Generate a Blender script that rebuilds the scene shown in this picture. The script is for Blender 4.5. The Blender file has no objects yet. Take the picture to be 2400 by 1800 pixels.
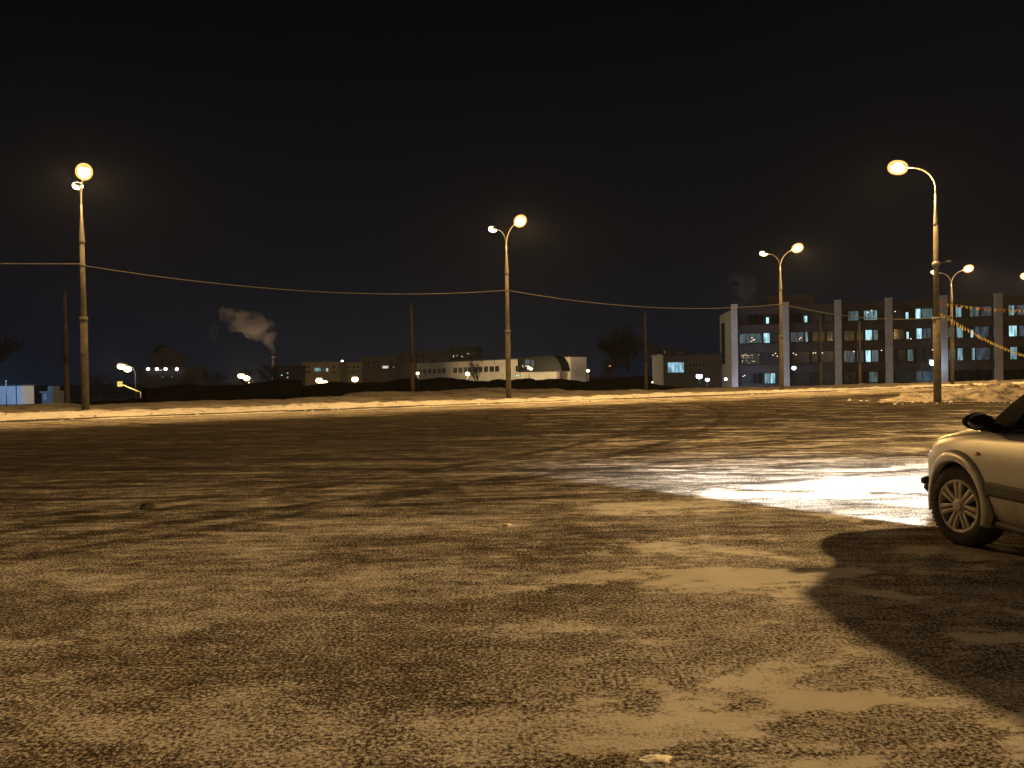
import bpy, bmesh, math, random
from mathutils import Vector, Matrix, noise as mnoise
random.seed(7)
C = bpy.context.scene.collection
SC = bpy.context.scene
PI = math.pi
R = math.radians

# ------------------------------------------------------------------ camera
F = 1941.0
CAMZ = 1.5
PITCH = math.atan(20 / F)
ROLL = 0.016
fw = Vector((0, math.cos(PITCH), -math.sin(PITCH)))
up0 = Vector((0, math.sin(PITCH), math.cos(PITCH)))
rt0 = Vector((1, 0, 0))
rt = rt0 * math.cos(ROLL) - up0 * math.sin(ROLL)
up = rt0 * math.sin(ROLL) + up0 * math.cos(ROLL)
cd = bpy.data.cameras.new('camera')
cam = bpy.data.objects.new('camera', cd)
C.objects.link(cam)
cam.matrix_world = Matrix(((rt.x, up.x, -fw.x, 0), (rt.y, up.y, -fw.y, 0), (rt.z, up.z, -fw.z, CAMZ), (0, 0, 0, 1)))
cd.sensor_width = 36
cd.lens = 36 * F / 2400
cd.clip_end = 6000
cd.clip_start = 0.05
SC.camera = cam


def ray(u, v):
    d = fw + rt * ((u - 1200) / F) - up * ((v - 900) / F)
    return d / d.y


def at(u, v, y):
    """the point of the place seen at (u, v) of the photograph, y metres ahead"""
    return Vector((0, 0, CAMZ)) + ray(u, v) * y


# ------------------------------------------------------------------ materials
MATS = {}


def bowl_mat(name, col, strength):
    """diffusing lamp bowl: glows and lets the light of the burner through"""
    m = emat(name, col, strength)
    nt, N, L = nodes_of(m)
    e = [n for n in N if n.type == 'EMISSION'][0]
    t = N.new('ShaderNodeBsdfTransparent')
    a = N.new('ShaderNodeAddShader')
    L.new(e.outputs[0], a.inputs[0])
    L.new(t.outputs[0], a.inputs[1])
    L.new(a.outputs[0], N['Material Output'].inputs['Surface'])
    return m



def nodes_of(m):
    m.use_nodes = True
    nt = m.node_tree
    return nt, nt.nodes, nt.links


def pmat(name, col, rough=0.7, metal=0.0, var=0.0, scale=4.0, bump=0.0, bscale=30.0, spec=0.5, dirt=None, dist=0.02):
    """Principled with a little noise in colour, roughness and relief"""
    m = bpy.data.materials.new(name)
    nt, N, L = nodes_of(m)
    b = N['Principled BSDF']
    b.inputs['Base Color'].default_value = (*col, 1)
    b.inputs['Roughness'].default_value = rough
    b.inputs['Metallic'].default_value = metal
    b.inputs['Specular IOR Level'].default_value = spec
    tc = N.new('ShaderNodeTexCoord')
    if var > 0 or dirt:
        n = N.new('ShaderNodeTexNoise')
        n.inputs['Scale'].default_value = scale
        n.inputs['Detail'].default_value = 6
        n.inputs['Roughness'].default_value = 0.65
        L.new(tc.outputs['Object'], n.inputs['Vector'])
        cr = N.new('ShaderNodeValToRGB')
        cr.color_ramp.elements[0].position = 0.3
        cr.color_ramp.elements[1].position = 0.7
        lo = dirt if dirt else tuple(c * (1 - var) for c in col)
        hi = tuple(min(1, c * (1 + var)) for c in col)
        cr.color_ramp.elements[0].color = (*lo, 1)
        cr.color_ramp.elements[1].color = (*hi, 1)
        L.new(n.outputs['Fac'], cr.inputs['Fac'])
        L.new(cr.outputs['Color'], b.inputs['Base Color'])
    if bump > 0:
        n2 = N.new('ShaderNodeTexNoise')
        n2.inputs['Scale'].default_value = bscale
        n2.inputs['Detail'].default_value = 5
        L.new(tc.outputs['Object'], n2.inputs['Vector'])
        bp = N.new('ShaderNodeBump')
        bp.inputs['Strength'].default_value = bump
        bp.inputs['Distance'].default_value = dist
        L.new(n2.outputs['Fac'], bp.inputs['Height'])
        L.new(bp.outputs['Normal'], b.inputs['Normal'])
    MATS[name] = m
    return m


def emat(name, col, strength):
    m = bpy.data.materials.new(name)
    nt, N, L = nodes_of(m)
    N.remove(N['Principled BSDF'])
    e = N.new('ShaderNodeEmission')
    e.inputs['Color'].default_value = (*col, 1)
    e.inputs['Strength'].default_value = strength
    L.new(e.outputs[0], N['Material Output'].inputs['Surface'])
    MATS[name] = m
    return m


def lit_window_mat(name, col, strength, stripes=3.0):
    """a room lit behind curtains: emission broken up by folds"""
    m = bpy.data.materials.new(name)
    nt, N, L = nodes_of(m)
    b = N['Principled BSDF']
    b.inputs['Base Color'].default_value = (0.03, 0.035, 0.04, 1)
    b.inputs['Roughness'].default_value = 0.15
    b.inputs['Specular IOR Level'].default_value = 0.15
    tc = N.new('ShaderNodeTexCoord')
    mp = N.new('ShaderNodeMapping')
    mp.inputs['Scale'].default_value = (stripes, stripes, 0.45)
    n = N.new('ShaderNodeTexNoise')
    n.inputs['Scale'].default_value = 1.0
    n.inputs['Detail'].default_value = 3
    L.new(tc.outputs['Object'], mp.inputs['Vector'])
    L.new(mp.outputs[0], n.inputs['Vector'])
    mr = N.new('ShaderNodeMapRange')
    mr.inputs['From Min'].default_value = 0.36
    mr.inputs['From Max'].default_value = 0.6
    mr.inputs['To Min'].default_value = strength * 0.25
    mr.inputs['To Max'].default_value = strength
    L.new(n.outputs['Fac'], mr.inputs['Value'])
    b.inputs['Emission Color'].default_value = (*col, 1)
    L.new(mr.outputs[0], b.inputs['Emission Strength'])
    MATS[name] = m
    return m


def snow_mat(name, clean, dirty, dirt_amt, scale=1.2, bump=0.7, bs=9.0):
    m = bpy.data.materials.new(name)
    nt, N, L = nodes_of(m)
    b = N['Principled BSDF']
    tc = N.new('ShaderNodeTexCoord')
    n = N.new('ShaderNodeTexNoise')
    n.inputs['Scale'].default_value = scale
    n.inputs['Detail'].default_value = 8
    n.inputs['Roughness'].default_value = 0.7
    L.new(tc.outputs['Object'], n.inputs['Vector'])
    cr = N.new('ShaderNodeValToRGB')
    cr.color_ramp.elements[0].position = dirt_amt - 0.08
    cr.color_ramp.elements[1].position = dirt_amt + 0.08
    cr.color_ramp.elements[0].color = (*dirty, 1)
    cr.color_ramp.elements[1].color = (*clean, 1)
    L.new(n.outputs['Fac'], cr.inputs['Fac'])
    L.new(cr.outputs['Color'], b.inputs['Base Color'])
    b.inputs['Roughness'].default_value = 0.75
    b.inputs['Specular IOR Level'].default_value = 0.25
    n2 = N.new('ShaderNodeTexNoise')
    n2.inputs['Scale'].default_value = bs
    n2.inputs['Detail'].default_value = 7
    n2.inputs['Roughness'].default_value = 0.7
    L.new(tc.outputs['Object'], n2.inputs['Vector'])
    bp = N.new('ShaderNodeBump')
    bp.inputs['Strength'].default_value = bump
    bp.inputs['Distance'].default_value = 0.05
    L.new(n2.outputs['Fac'], bp.inputs['Height'])
    L.new(bp.outputs['Normal'], b.inputs['Normal'])
    MATS[name] = m
    return m


SODIUM = (1.0, 0.58, 0.19)
M_concrete = pmat('concrete', (0.085, 0.075, 0.06), 0.85, var=0.5, scale=3, bump=0.5, bscale=25)
M_concrete_pale = pmat('pale_concrete', (0.17, 0.155, 0.13), 0.85, var=0.3, scale=3, bump=0.4, bscale=25)
M_old_concrete = pmat('old_concrete', (0.07, 0.058, 0.045), 0.9, var=0.55, scale=2.5, bump=0.5, bscale=20)
M_galv = pmat('galvanised_steel', (0.22, 0.21, 0.20), 0.5, 0.4, var=0.25, scale=8)
M_housing = pmat('lamp_housing', (0.2, 0.2, 0.2), 0.5, 0.3, var=0.2)
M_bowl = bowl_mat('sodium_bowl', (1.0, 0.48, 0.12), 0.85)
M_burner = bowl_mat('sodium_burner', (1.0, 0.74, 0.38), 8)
M_bowl_far = bowl_mat('sodium_bowl_back', (1.0, 0.68, 0.36), 7)
M_bulb_warm = emat('warm_bulb', (1.0, 0.66, 0.30), 9)
M_bulb_orange = emat('orange_bulb', (1.0, 0.5, 0.16), 5)
M_bulb_blue = emat('cold_bulb', (0.62, 0.78, 1.0), 16)
M_bulb_white = emat('white_bulb', (0.95, 0.92, 1.0), 10)
M_pole_dark = pmat('dark_pole', (0.012, 0.011, 0.010), 0.8, var=0.3)
M_pole_grey = pmat('grey_pole', (0.06, 0.058, 0.055), 0.7, var=0.3)
M_cable = pmat('frosted_cable', (0.11, 0.105, 0.095), 0.8, var=0.3, scale=3)
M_snow_bank = snow_mat('snow_bank', (0.80, 0.78, 0.74), (0.28, 0.24, 0.19), 0.40, 1.6)
M_snow_verge = snow_mat('snow_verge', (0.30, 0.27, 0.23), (0.12, 0.10, 0.08), 0.45, 0.9)
M_snow_heap = snow_mat('snow_heap', (0.38, 0.33, 0.27), (0.06, 0.05, 0.04), 0.45, 1.3, 1.0, 6.0)
M_kerb = pmat('kerb_stone', (0.16, 0.14, 0.11), 0.9, var=0.4, scale=3, bump=0.4)
M_twig = pmat('bare_twigs', (0.022, 0.018, 0.013), 0.95, var=0.4, scale=2)
M_hedge = pmat('winter_hedge', (0.010, 0.009, 0.006), 1.0, var=0.5, scale=1.5, spec=0.05)
M_white_wall = pmat('white_render', (0.66, 0.62, 0.53), 0.85, var=0.16, scale=0.5, bump=0.15, bscale=4)
M_tan_wall = pmat('tan_brick', (0.34, 0.26, 0.15), 0.9, var=0.25, scale=0.4)
M_brown_wall = pmat('brown_brick', (0.20, 0.145, 0.085), 0.9, var=0.25, scale=0.4)
M_dark_wall = pmat('dark_brick', (0.04, 0.03, 0.025), 0.9, var=0.3, scale=0.4)
M_spandrel = pmat('brown_spandrel', (0.080, 0.060, 0.056), 0.8, var=0.25, scale=0.6)
M_inner_wall = pmat('brown_recess', (0.055, 0.042, 0.035), 0.85, var=0.25, scale=0.6)
M_column = pmat('white_column', (0.62, 0.58, 0.55), 0.85, var=0.15, scale=1.2, bump=0.2, bscale=8)
M_end_wall = pmat('white_end_wall', (0.20, 0.20, 0.215), 0.85, var=0.12, scale=0.6)
M_grey_wall = pmat('grey_plaster', (0.10, 0.10, 0.105), 0.9, var=0.2, scale=0.5)
M_frame = pmat('window_frame', (0.25, 0.24, 0.23), 0.6, var=0.15)
M_frame_dark = pmat('dark_window_frame', (0.07, 0.065, 0.06), 0.6, var=0.15)
M_glass_dark = pmat('dark_glass', (0.014, 0.014, 0.016), 0.1, var=0.3, scale=1.5, spec=0.25)
M_roof = pmat('dark_roof', (0.035, 0.032, 0.03), 0.8, var=0.3, scale=1)
CY = (0.50, 0.90, 1.0)
BL = (0.45, 0.75, 1.0)
WARMW = (1.0, 0.72, 0.42)
M_lit3 = lit_window_mat('bright_curtained_window', CY, 1.25)
M_lit2 = lit_window_mat('lit_window', CY, 0.42)
M_lit1 = lit_window_mat('dim_window', (0.5, 0.85, 0.85), 0.15)
M_lit0 = lit_window_mat('barely_lit_window', (0.75, 0.8, 0.78), 0.010)
M_litb = lit_window_mat('bluish_window', (0.5, 0.72, 0.95), 0.10)
M_litw = lit_window_mat('warm_window', WARMW, 0.8)
M_litww = lit_window_mat('white_window', (1.0, 0.9, 0.75), 0.9)
M_litg = lit_window_mat('green_lit_window', (0.45, 1.0, 0.75), 0.9)
M_litdimw = lit_window_mat('dim_warm_pane_glow', (1.0, 0.75, 0.5), 0.03, 1.2)  # dim room on the flats; on the offices, glass reflections painted as glow
M_sheet_blue = pmat('pale_metal_cladding', (0.55, 0.60, 0.65), 0.5, var=0.12, scale=1.5)

# ------------------------------------------------------------------ mesh builder


class MB:
    def __init__(s):
        s.v = []
        s.f = []

    def quad(s, a, b, c, d):
        i = len(s.v)
        s.v += [Vector(a), Vector(b), Vector(c), Vector(d)]
        s.f.append((i, i + 1, i + 2, i + 3))

    def tri(s, a, b, c):
        i = len(s.v)
        s.v += [Vector(a), Vector(b), Vector(c)]
        s.f.append((i, i + 1, i + 2))

    def box(s, x0, x1, y0, y1, z0, z1):
        i = len(s.v)
        for z in (z0, z1):
            s.v += [Vector((x0, y0, z)), Vector((x1, y0, z)), Vector((x1, y1, z)), Vector((x0, y1, z))]
        s.f += [(i, i + 3, i + 2, i + 1), (i + 4, i + 5, i + 6, i + 7)]
        for k in range(4):
            j = (k + 1) % 4
            s.f.append((i + k, i + j, i + 4 + j, i + 4 + k))
        return s

    def prism(s, pts, z0, z1):
        n = len(pts)
        i = len(s.v)
        s.v += [Vector((p[0], p[1], z0)) for p in pts] + [Vector((p[0], p[1], z1)) for p in pts]
        s.f.append(tuple(range(i + n - 1, i - 1, -1)))
        s.f.append(tuple(range(i + n, i + 2 * n)))
        for k in range(n):
            j = (k + 1) % n
            s.f.append((i + k, i + j, i + n + j, i + n + k))
        return s

    def tube(s, pts, rad, n=8, cap=True):
        pts = [Vector(p) for p in pts]
        if not hasattr(rad, '__len__'):
            rad = [rad] * len(pts)
        base = len(s.v)
        prev = None
        for k, p in enumerate(pts):
            t = (pts[min(k + 1, len(pts) - 1)] - pts[max(k - 1, 0)]).normalized()
            if prev is None:
                a = Vector((0, 0, 1)) if abs(t.z) < 0.9 else Vector((1, 0, 0))
                x = t.cross(a).normalized()
            else:
                x = (prev - t * prev.dot(t)).normalized()
            prev = x
            y = t.cross(x)
            for q in range(n):
                an = 2 * PI * q / n
                s.v.append(p + (x * math.cos(an) + y * math.sin(an)) * rad[k])
        for k in range(len(pts) - 1):
            for q in range(n):
                a = base + k * n + q
                b = base + k * n + (q + 1) % n
                s.f.append((a, b, b + n, a + n))
        if cap:
            s.f.append(tuple(range(base + n - 1, base - 1, -1)))
            e = base + (len(pts) - 1) * n
            s.f.append(tuple(range(e, e + n)))
        return s

    def lathe(s, prof, axis_o=(0, 0, 0), n=24, axis='Z'):
        """prof: list of (r, h)"""
        base = len(s.v)
        o = Vector(axis_o)
        for r, h in prof:
            for q in range(n):
                a = 2 * PI * q / n
                c, d = r * math.cos(a), r * math.sin(a)
                p = (c, d, h) if axis == 'Z' else ((c, h, d) if axis == 'Y' else (h, c, d))
                s.v.append(o + Vector(p))
        for k in range(len(prof) - 1):
            for q in range(n):
                a = base + k * n + q
                b = base + k * n + (q + 1) % n
                s.f.append((a, b, b + n, a + n))
        return s

    def ellipsoid(s, c, rx, ry, rz, n=14, m=8, z_from=-1.0, z_to=1.0):
        c = Vector(c)
        base = len(s.v)
        for k in range(m + 1):
            t = z_from + (z_to - z_from) * k / m
            ph = math.asin(max(-1, min(1, t)))
            for q in range(n):
                a = 2 * PI * q / n
                s.v.append(c + Vector((rx * math.cos(ph) * math.cos(a), ry * math.cos(ph) * math.sin(a), rz * math.sin(ph))))
        for k in range(m):
            for q in range(n):
                a = base + k * n + q
                b = base + k * n + (q + 1) % n
                s.f.append((a, b, b + n, a + n))
        s.f.append(tuple(range(base + n - 1, base - 1, -1)))
        e = base + m * n
        s.f.append(tuple(range(e, e + n)))
        return s

    def xf(s, M, start=0):
        for i in range(start, len(s.v)):
            s.v[i] = M @ s.v[i]
        return s

    def build(s, name, mat, parent=None, smooth=False, label=None):
        me = bpy.data.meshes.new(name)
        me.from_pydata([tuple(p) for p in s.v], [], s.f)
        me.validate()
        bm = bmesh.new()
        bm.from_mesh(me)
        bmesh.ops.recalc_face_normals(bm, faces=bm.faces)
        bm.to_mesh(me)
        bm.free()
        if smooth:
            for p in me.polygons:
                p.use_smooth = True
        me.materials.append(mat)
        o = bpy.data.objects.new(name, me)
        C.objects.link(o)
        if parent is not None:
            o.parent = parent
        if label:
            o['label'] = label
        return o


def thing(name, label, cat, loc=(0, 0, 0), rz=0.0, group=None):
    o = bpy.data.objects.new(name, None)
    o.empty_display_size = 0.2
    C.objects.link(o)
    o.location = loc
    o.rotation_euler = (0, 0, rz)
    o['label'] = label
    o['category'] = cat
    if group:
        o['group'] = group
    return o


def tag(o, label=None, cat=None, group=None, kind=None):
    if label:
        o['label'] = label
    if cat:
        o['category'] = cat
    if group:
        o['group'] = group
    if kind:
        o['kind'] = kind
    return o


def struct(mb, name, mat, smooth=False):
    o = mb.build(name, mat, None, smooth)
    o['kind'] = 'structure'
    return o


def copy_tree(o, parent=None):
    c = o.copy()
    C.objects.link(c)
    if parent is not None:
        c.parent = parent
    for ch in list(o.children):
        copy_tree(ch, c)
    return c


def nz(x, y, z=0.0, s=1.0):
    return mnoise.noise(Vector((x * s, y * s, z)))


def fbm(x, y, s=1.0, o=4, z=0.0):
    a, t, k = 1.0, 0.0, s
    for i in range(o):
        t += a * nz(x, y, z + i * 7.3, k)
        a *= 0.5
        k *= 2.1
    return t


def smooth(a, b, x):
    t = max(0, min(1, (x - a) / (b - a)))
    return t * t * (3 - 2 * t)


# ------------------------------------------------------------------ lights of the lamps
LIGHTS = []


def batwing(name, loc, energy, col, nadir, peak, peak_deg, width, uplight=0.2, aim=None, back=1.0, radius=0.18):
    """street luminaire: intensity by angle from straight down, weaker behind `aim`"""
    ld = bpy.data.lights.new(name, 'POINT')
    ld.energy = energy
    ld.color = col
    ld.shadow_soft_size = radius
    ld.use_nodes = True
    nt = ld.node_tree
    N, L = nt.nodes, nt.links
    em = N['Emission']
    g = N.new('ShaderNodeNewGeometry')

    def M(op, a, b=None, c=None):
        n = N.new('ShaderNodeMath')
        n.operation = op
        for i, x in enumerate((a, b, c)):
            if x is None:
                continue
            if hasattr(x, 'links'):
                L.new(x, n.inputs[i])
            else:
                n.inputs[i].default_value = x
        return n.outputs[0]
    sp = N.new('ShaderNodeSeparateXYZ')
    L.new(g.outputs['Incoming'], sp.inputs[0])
    cz = M('MULTIPLY', sp.outputs[2], SGN)          # cosine from straight down
    th = M('ARCCOSINE', M('MINIMUM', M('MAXIMUM', cz, -1.0), 1.0))
    d = M('DIVIDE', M('SUBTRACT', th, R(peak_deg)), R(width))
    ex = M('POWER', 2.718, M('MULTIPLY', M('MULTIPLY', d, d), -1.0))
    below = M('ADD', M('MULTIPLY', ex, peak), nadir)
    cut = M('SMOOTH_MIN', 1.0, M('MAXIMUM', M('MULTIPLY', M('ADD', cz, 0.02), 12.0), 0.0), 0.1)
    val = M('ADD', M('MULTIPLY', below, M('MAXIMUM', cut, 0.0)), uplight)
    if aim is not None:
        dp = N.new('ShaderNodeVectorMath')
        dp.operation = 'DOT_PRODUCT'
        L.new(g.outputs['Incoming'], dp.inputs[0])
        dp.inputs[1].default_value = (aim[0] * -SGN, aim[1] * -SGN, 0)
        mr = N.new('ShaderNodeMapRange')
        mr.interpolation_type = 'SMOOTHSTEP'
        mr.inputs['From Min'].default_value = -0.5
        mr.inputs['From Max'].default_value = 0.5
        mr.inputs['To Min'].default_value = back
        mr.inputs['To Max'].default_value = 1.0
        L.new(dp.outputs['Value'], mr.inputs['Value'])
        val = M('MULTIPLY', val, mr.outputs[0])
    L.new(val, em.inputs['Strength'])
    o = bpy.data.objects.new(name, ld)
    C.objects.link(o)
    o.location = loc
    LIGHTS.append(o)
    return o


SGN = -1.0


def plain_light(name, loc, energy, col, radius=0.15, parent=None):
    ld = bpy.data.lights.new(name, 'POINT')
    ld.energy = energy
    ld.color = col
    ld.shadow_soft_size = radius
    o = bpy.data.objects.new(name, ld)
    C.objects.link(o)
    o.location = loc
    if parent:
        o.parent = parent
    return o


# ------------------------------------------------------------------ ground, parking lot, verge
E = Vector((0.846, 0.533, 0))          # along the kerb, to the right and away
T = Vector((-0.533, 0.846, 0))         # across it, away from the lot
P0 = Vector((-18.4, 35.7, 0))          # foot of the first lamp
K0 = P0 - T * 2.5                      # kerb line passes here


def st(s, t):
    return K0 + E * s + T * t


g = MB()
S = 900
nn = 30
for i in range(nn):
    for j in range(nn):
        x0, x1 = -S + 2 * S * i / nn, -S + 2 * S * (i + 1) / nn
        y0, y1 = -S + 2 * S * j / nn, -S + 2 * S * (j + 1) / nn
        g.quad((x0, y0, -1.5), (x1, y0, -1.5), (x1, y1, -1.5), (x0, y1, -1.5))
M_ground = snow_mat('dark_winter_ground', (0.10, 0.09, 0.075), (0.018, 0.015, 0.010), 0.56, 0.06, 0.4, 2.0)
ground = struct(g, 'ground', M_ground)


def lot_material():
    m = bpy.data.materials.new('icy_asphalt')
    nt, N, L = nodes_of(m)
    b = N['Principled BSDF']
    tc = N.new('ShaderNodeTexCoord')
    src = tc.outputs['Object']

    def val(op, a, b_=None, c=None, clamp=False):
        n = N.new('ShaderNodeMath')
        n.operation = op
        n.use_clamp = clamp
        for i, x in enumerate((a, b_, c)):
            if x is None:
                continue
            if hasattr(x, 'links'):
                L.new(x, n.inputs[i])
            else:
                n.inputs[i].default_value = x
        return n.outputs[0]

    def noi(scale, detail=4, rough=0.6, mp=None, rot=0, dist=0.0, loc=(0, 0, 0)):
        v = src
        if mp:
            k = N.new('ShaderNodeMapping')
            k.inputs['Scale'].default_value = mp
            k.inputs['Rotation'].default_value = (0, 0, rot)
            k.inputs['Location'].default_value = loc
            L.new(v, k.inputs['Vector'])
            v = k.outputs[0]
        n = N.new('ShaderNodeTexNoise')
        n.inputs['Scale'].default_value = scale
        n.inputs['Detail'].default_value = detail
        n.inputs['Roughness'].default_value = rough
        n.inputs['Distortion'].default_value = dist
        L.new(v, n.inputs['Vector'])
        return n.outputs['Fac']

    def rng(x, a, b_, c=0.0, d=1.0, smoothed=True):
        n = N.new('ShaderNodeMapRange')
        n.interpolation_type = 'SMOOTHSTEP' if smoothed else 'LINEAR'
        L.new(x, n.inputs['Value'])
        n.inputs['From Min'].default_value = a
        n.inputs['From Max'].default_value = b_
        n.inputs['To Min'].default_value = c
        n.inputs['To Max'].default_value = d
        return n.outputs[0]

    sp = N.new('ShaderNodeSeparateXYZ')
    L.new(src, sp.inputs[0])
    X, Y = sp.outputs[0], sp.outputs[1]
    # distance across the kerb line (negative on the lot)
    t = val('ADD', val('MULTIPLY', X, T.x), val('MULTIPLY', Y, T.y))
    t = val('SUBTRACT', t, K0.dot(T))
    wob = noi(0.12, 3)
    tw = val('ADD', t, val('MULTIPLY', val('SUBTRACT', wob, 0.5), 5.0))
    # how much snow and ice covers the asphalt, by zone
    edge = rng(tw, -9.0, -2.5, -0.42, 0.42)          # packed snow along the kerb, swept strip before it
    near = rng(tw, -33.0, -17.0, 0.68, 0.0)          # parking side, frosted
    patch = noi(0.75, 9, 0.68, (0.65, 1.15, 1), 0.15, 0.5, (3.1, 1.7, 0))
    strk = noi(1.0, 6, 0.68, (0.22, 1.35, 1), R(-6), 0.6)
    strk2 = noi(1.0, 6, 0.66, (0.16, 2.3, 1), R(14), 0.8, (5, 2, 0))
    strk3 = noi(1.0, 8, 0.75, (1.1, 5.0, 1), R(-3), 0.8, (1, 9, 0))
    far_w = rng(Y, 4.0, 9.0, 0.0, 1.0)
    streaks = val('ADD', val('ADD', val('MULTIPLY', val('SUBTRACT', strk, 0.5), 1.2), val('MULTIPLY', val('SUBTRACT', strk2, 0.5), 0.8)),
                  val('MULTIPLY', val('SUBTRACT', strk3, 0.5), 2.2))
    streaks = val('MULTIPLY', streaks, far_w)
    pat = val('MULTIPLY', val('SUBTRACT', patch, 0.5), rng(Y, 6.0, 14.0, 1.15, 0.8))
    right = rng(X, -0.6, 1.6, 0.0, 0.20)             # thicker ice to the right of the walker
    right = val('MULTIPLY', right, rng(Y, 6.0, 8.0, 1.0, 0.3))
    # tyre tracks: worn arcs crossing the lot
    tracks = None
    brk = noi(1.3, 5, 0.7)
    for (cx_, cy_, rr_, w_) in ((6, 62, 47.6, .16), (6, 62, 49.2, .16), (-14, -46, 59.0, .15), (-14, -46, 60.6, .15), (34, -30, 54.0, .16), (34, -30, 55.6, .16),
                                (-40, 40, 47.0, .17), (-40, 40, 48.6, .17), (20, 75, 56.5, .2), (20, 75, 58.1, .2), (-8, 40, 29.5, .13), (-8, 40, 31.0, .13), (12, 30, 11.5, .13), (12, 30, 13.0, .13)):
        dx = val('SUBTRACT', X, cx_)
        dy = val('SUBTRACT', Y, cy_)
        dd = val('SQRT', val('ADD', val('MULTIPLY', dx, dx), val('MULTIPLY', dy, dy)))
        k = rng(val('ABSOLUTE', val('SUBTRACT', dd, rr_)), w_ * 0.5, w_ * 1.2, 1.0, 0.0)
        tracks = k if tracks is None else val('MAXIMUM', tracks, k)
    tracks = val('MULTIPLY', tracks, rng(brk, 0.36, 0.58, 0.0, 0.42))
    # speckle: aggregate poking through the ice
    sp1 = noi(48.0, 4, 0.72)
    sp2 = noi(120.0, 3, 0.7)
    spk = val('ADD', val('MULTIPLY', val('SUBTRACT', sp1, 0.5), 2.3), val('MULTIPLY', val('SUBTRACT', sp2, 0.5), 0.9))
    cov = val('ADD', val('ADD', edge, near), val('ADD', streaks, val('ADD', pat, right)))
    # smooth pale sheets of trodden snow with a clear outline
    blotch = noi(4.6, 7, 0.68, (0.8, 1.1, 1), 0.3, 0.4, (2.2, 8.1, 0))
    blotch2 = noi(11.0, 5, 0.65)
    bl = val('ADD', val('MULTIPLY', val('SUBTRACT', blotch, 0.5), 1.15), val('MULTIPLY', val('SUBTRACT', blotch2, 0.5), 0.55))
    sheet = noi(1.0, 9, 0.62, (0.50, 1.15, 1), 0.12, 0.4, (7.7, 5.6, 0))
    sheet = val('ADD', sheet, val('MULTIPLY', bl, 0.10))
    sheet = rng(sheet, 0.505, 0.60, 0.0, 1.0)
    sheet = val('MULTIPLY', sheet, val('ADD', rng(X, -0.8, 1.4, 0.22, 0.62), rng(Y, 5.5, 9.0, 0.0, -0.12)))
    cov = val('ADD', cov, val('ADD', sheet, bl))
    cov = val('SUBTRACT', val('ADD', cov, 0.09), tracks)
    band = rng(cov, 0.45, 1.05, 1.0, 0.36)            # thick ice hides the aggregate
    c2 = val('ADD', cov, val('MULTIPLY', spk, val('MULTIPLY', band, 2.0)))
    fac = rng(c2, -0.15, 1.0, smoothed=False)
    ramp = N.new('ShaderNodeValToRGB')
    el = ramp.color_ramp.elements
    el[0].position = 0.0
    el[0].color = (0.040, 0.034, 0.029, 1)
    el[1].position = 1.0
    el[1].color = (0.74, 0.69, 0.62, 1)
    for p_, c_ in ((0.22, (0.075, 0.063, 0.051, 1)), (0.40, (0.165, 0.140, 0.113, 1)), (0.57, (0.27, 0.235, 0.195, 1)), (0.74, (0.50, 0.455, 0.40, 1))):
        q_ = el.new(p_)
        q_.color = c_
    L.new(fac, ramp.inputs['Fac'])
    # dusty brown tint by patches
    tint = N.new('ShaderNodeMix')
    tint.data_type = 'RGBA'
    tint.blend_type = 'MULTIPLY'
    L.new(rng(noi(0.9, 5, 0.7), 0.35, 0.65, 0.0, 0.6), tint.inputs['Factor'])
    L.new(ramp.outputs['Color'], tint.inputs[6])
    tint.inputs[7].default_value = (0.72, 0.68, 0.60, 1)
    L.new(tint.outputs[2], b.inputs['Base Color'])
    L.new(rng(fac, 0.0, 1.0, 0.75, 0.85), b.inputs['Roughness'])
    b.inputs['Specular IOR Level'].default_value = 0.04
    bp = N.new('ShaderNodeBump')
    bp.inputs['Strength'].default_value = 0.3
    bp.inputs['Distance'].default_value = 0.010
    hh = val('ADD', val('MULTIPLY', fac, 0.6), val('ADD', val('MULTIPLY', sp1, 1.0), val('MULTIPLY', patch, 0.7)))
    L.new(hh, bp.inputs['Height'])
    # frosted, dusty and matt: a rough diffuse surface
    df = N.new('ShaderNodeBsdfDiffuse')
    df.inputs['Roughness'].default_value = 0.6
    L.new(tint.outputs[2], df.inputs['Color'])
    L.new(bp.outputs['Normal'], df.inputs['Normal'])
    L.new(df.outputs[0], N['Material Output'].inputs['Surface'])
    N.remove(b)
    return m


lot = MB()
a, b_ = st(-170, -0.16), st(260, -0.16)
c_, d_ = st(260, -170), st(-170, -170)
ny = 40
for i in range(ny):
    for j in range(ny):
        def q(ii, jj):
            return st(-170 + 430 * ii / ny, -170 + 169.84 * jj / ny)
        lot.quad(q(i, j), q(i + 1, j), q(i + 1, j + 1), q(i, j + 1))
parking = struct(lot, 'parking_lot', lot_material())

# kerb stones along the far edge
kb = MB()
s = -60.0
while s < 120:
    ln = 1.0
    p = [st(s + 0.008, -0.16), st(s + ln - 0.008, -0.16), st(s + ln - 0.008, 0.02), st(s + 0.008, 0.02)]
    kb.prism(p, -0.1, 0.075 + random.uniform(-0.012, 0.012))
    s += ln
struct(kb, 'kerb', M_kerb)


def zb(s):
    return max(0.05, 0.34 - 0.0042 * (s + 4))


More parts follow.
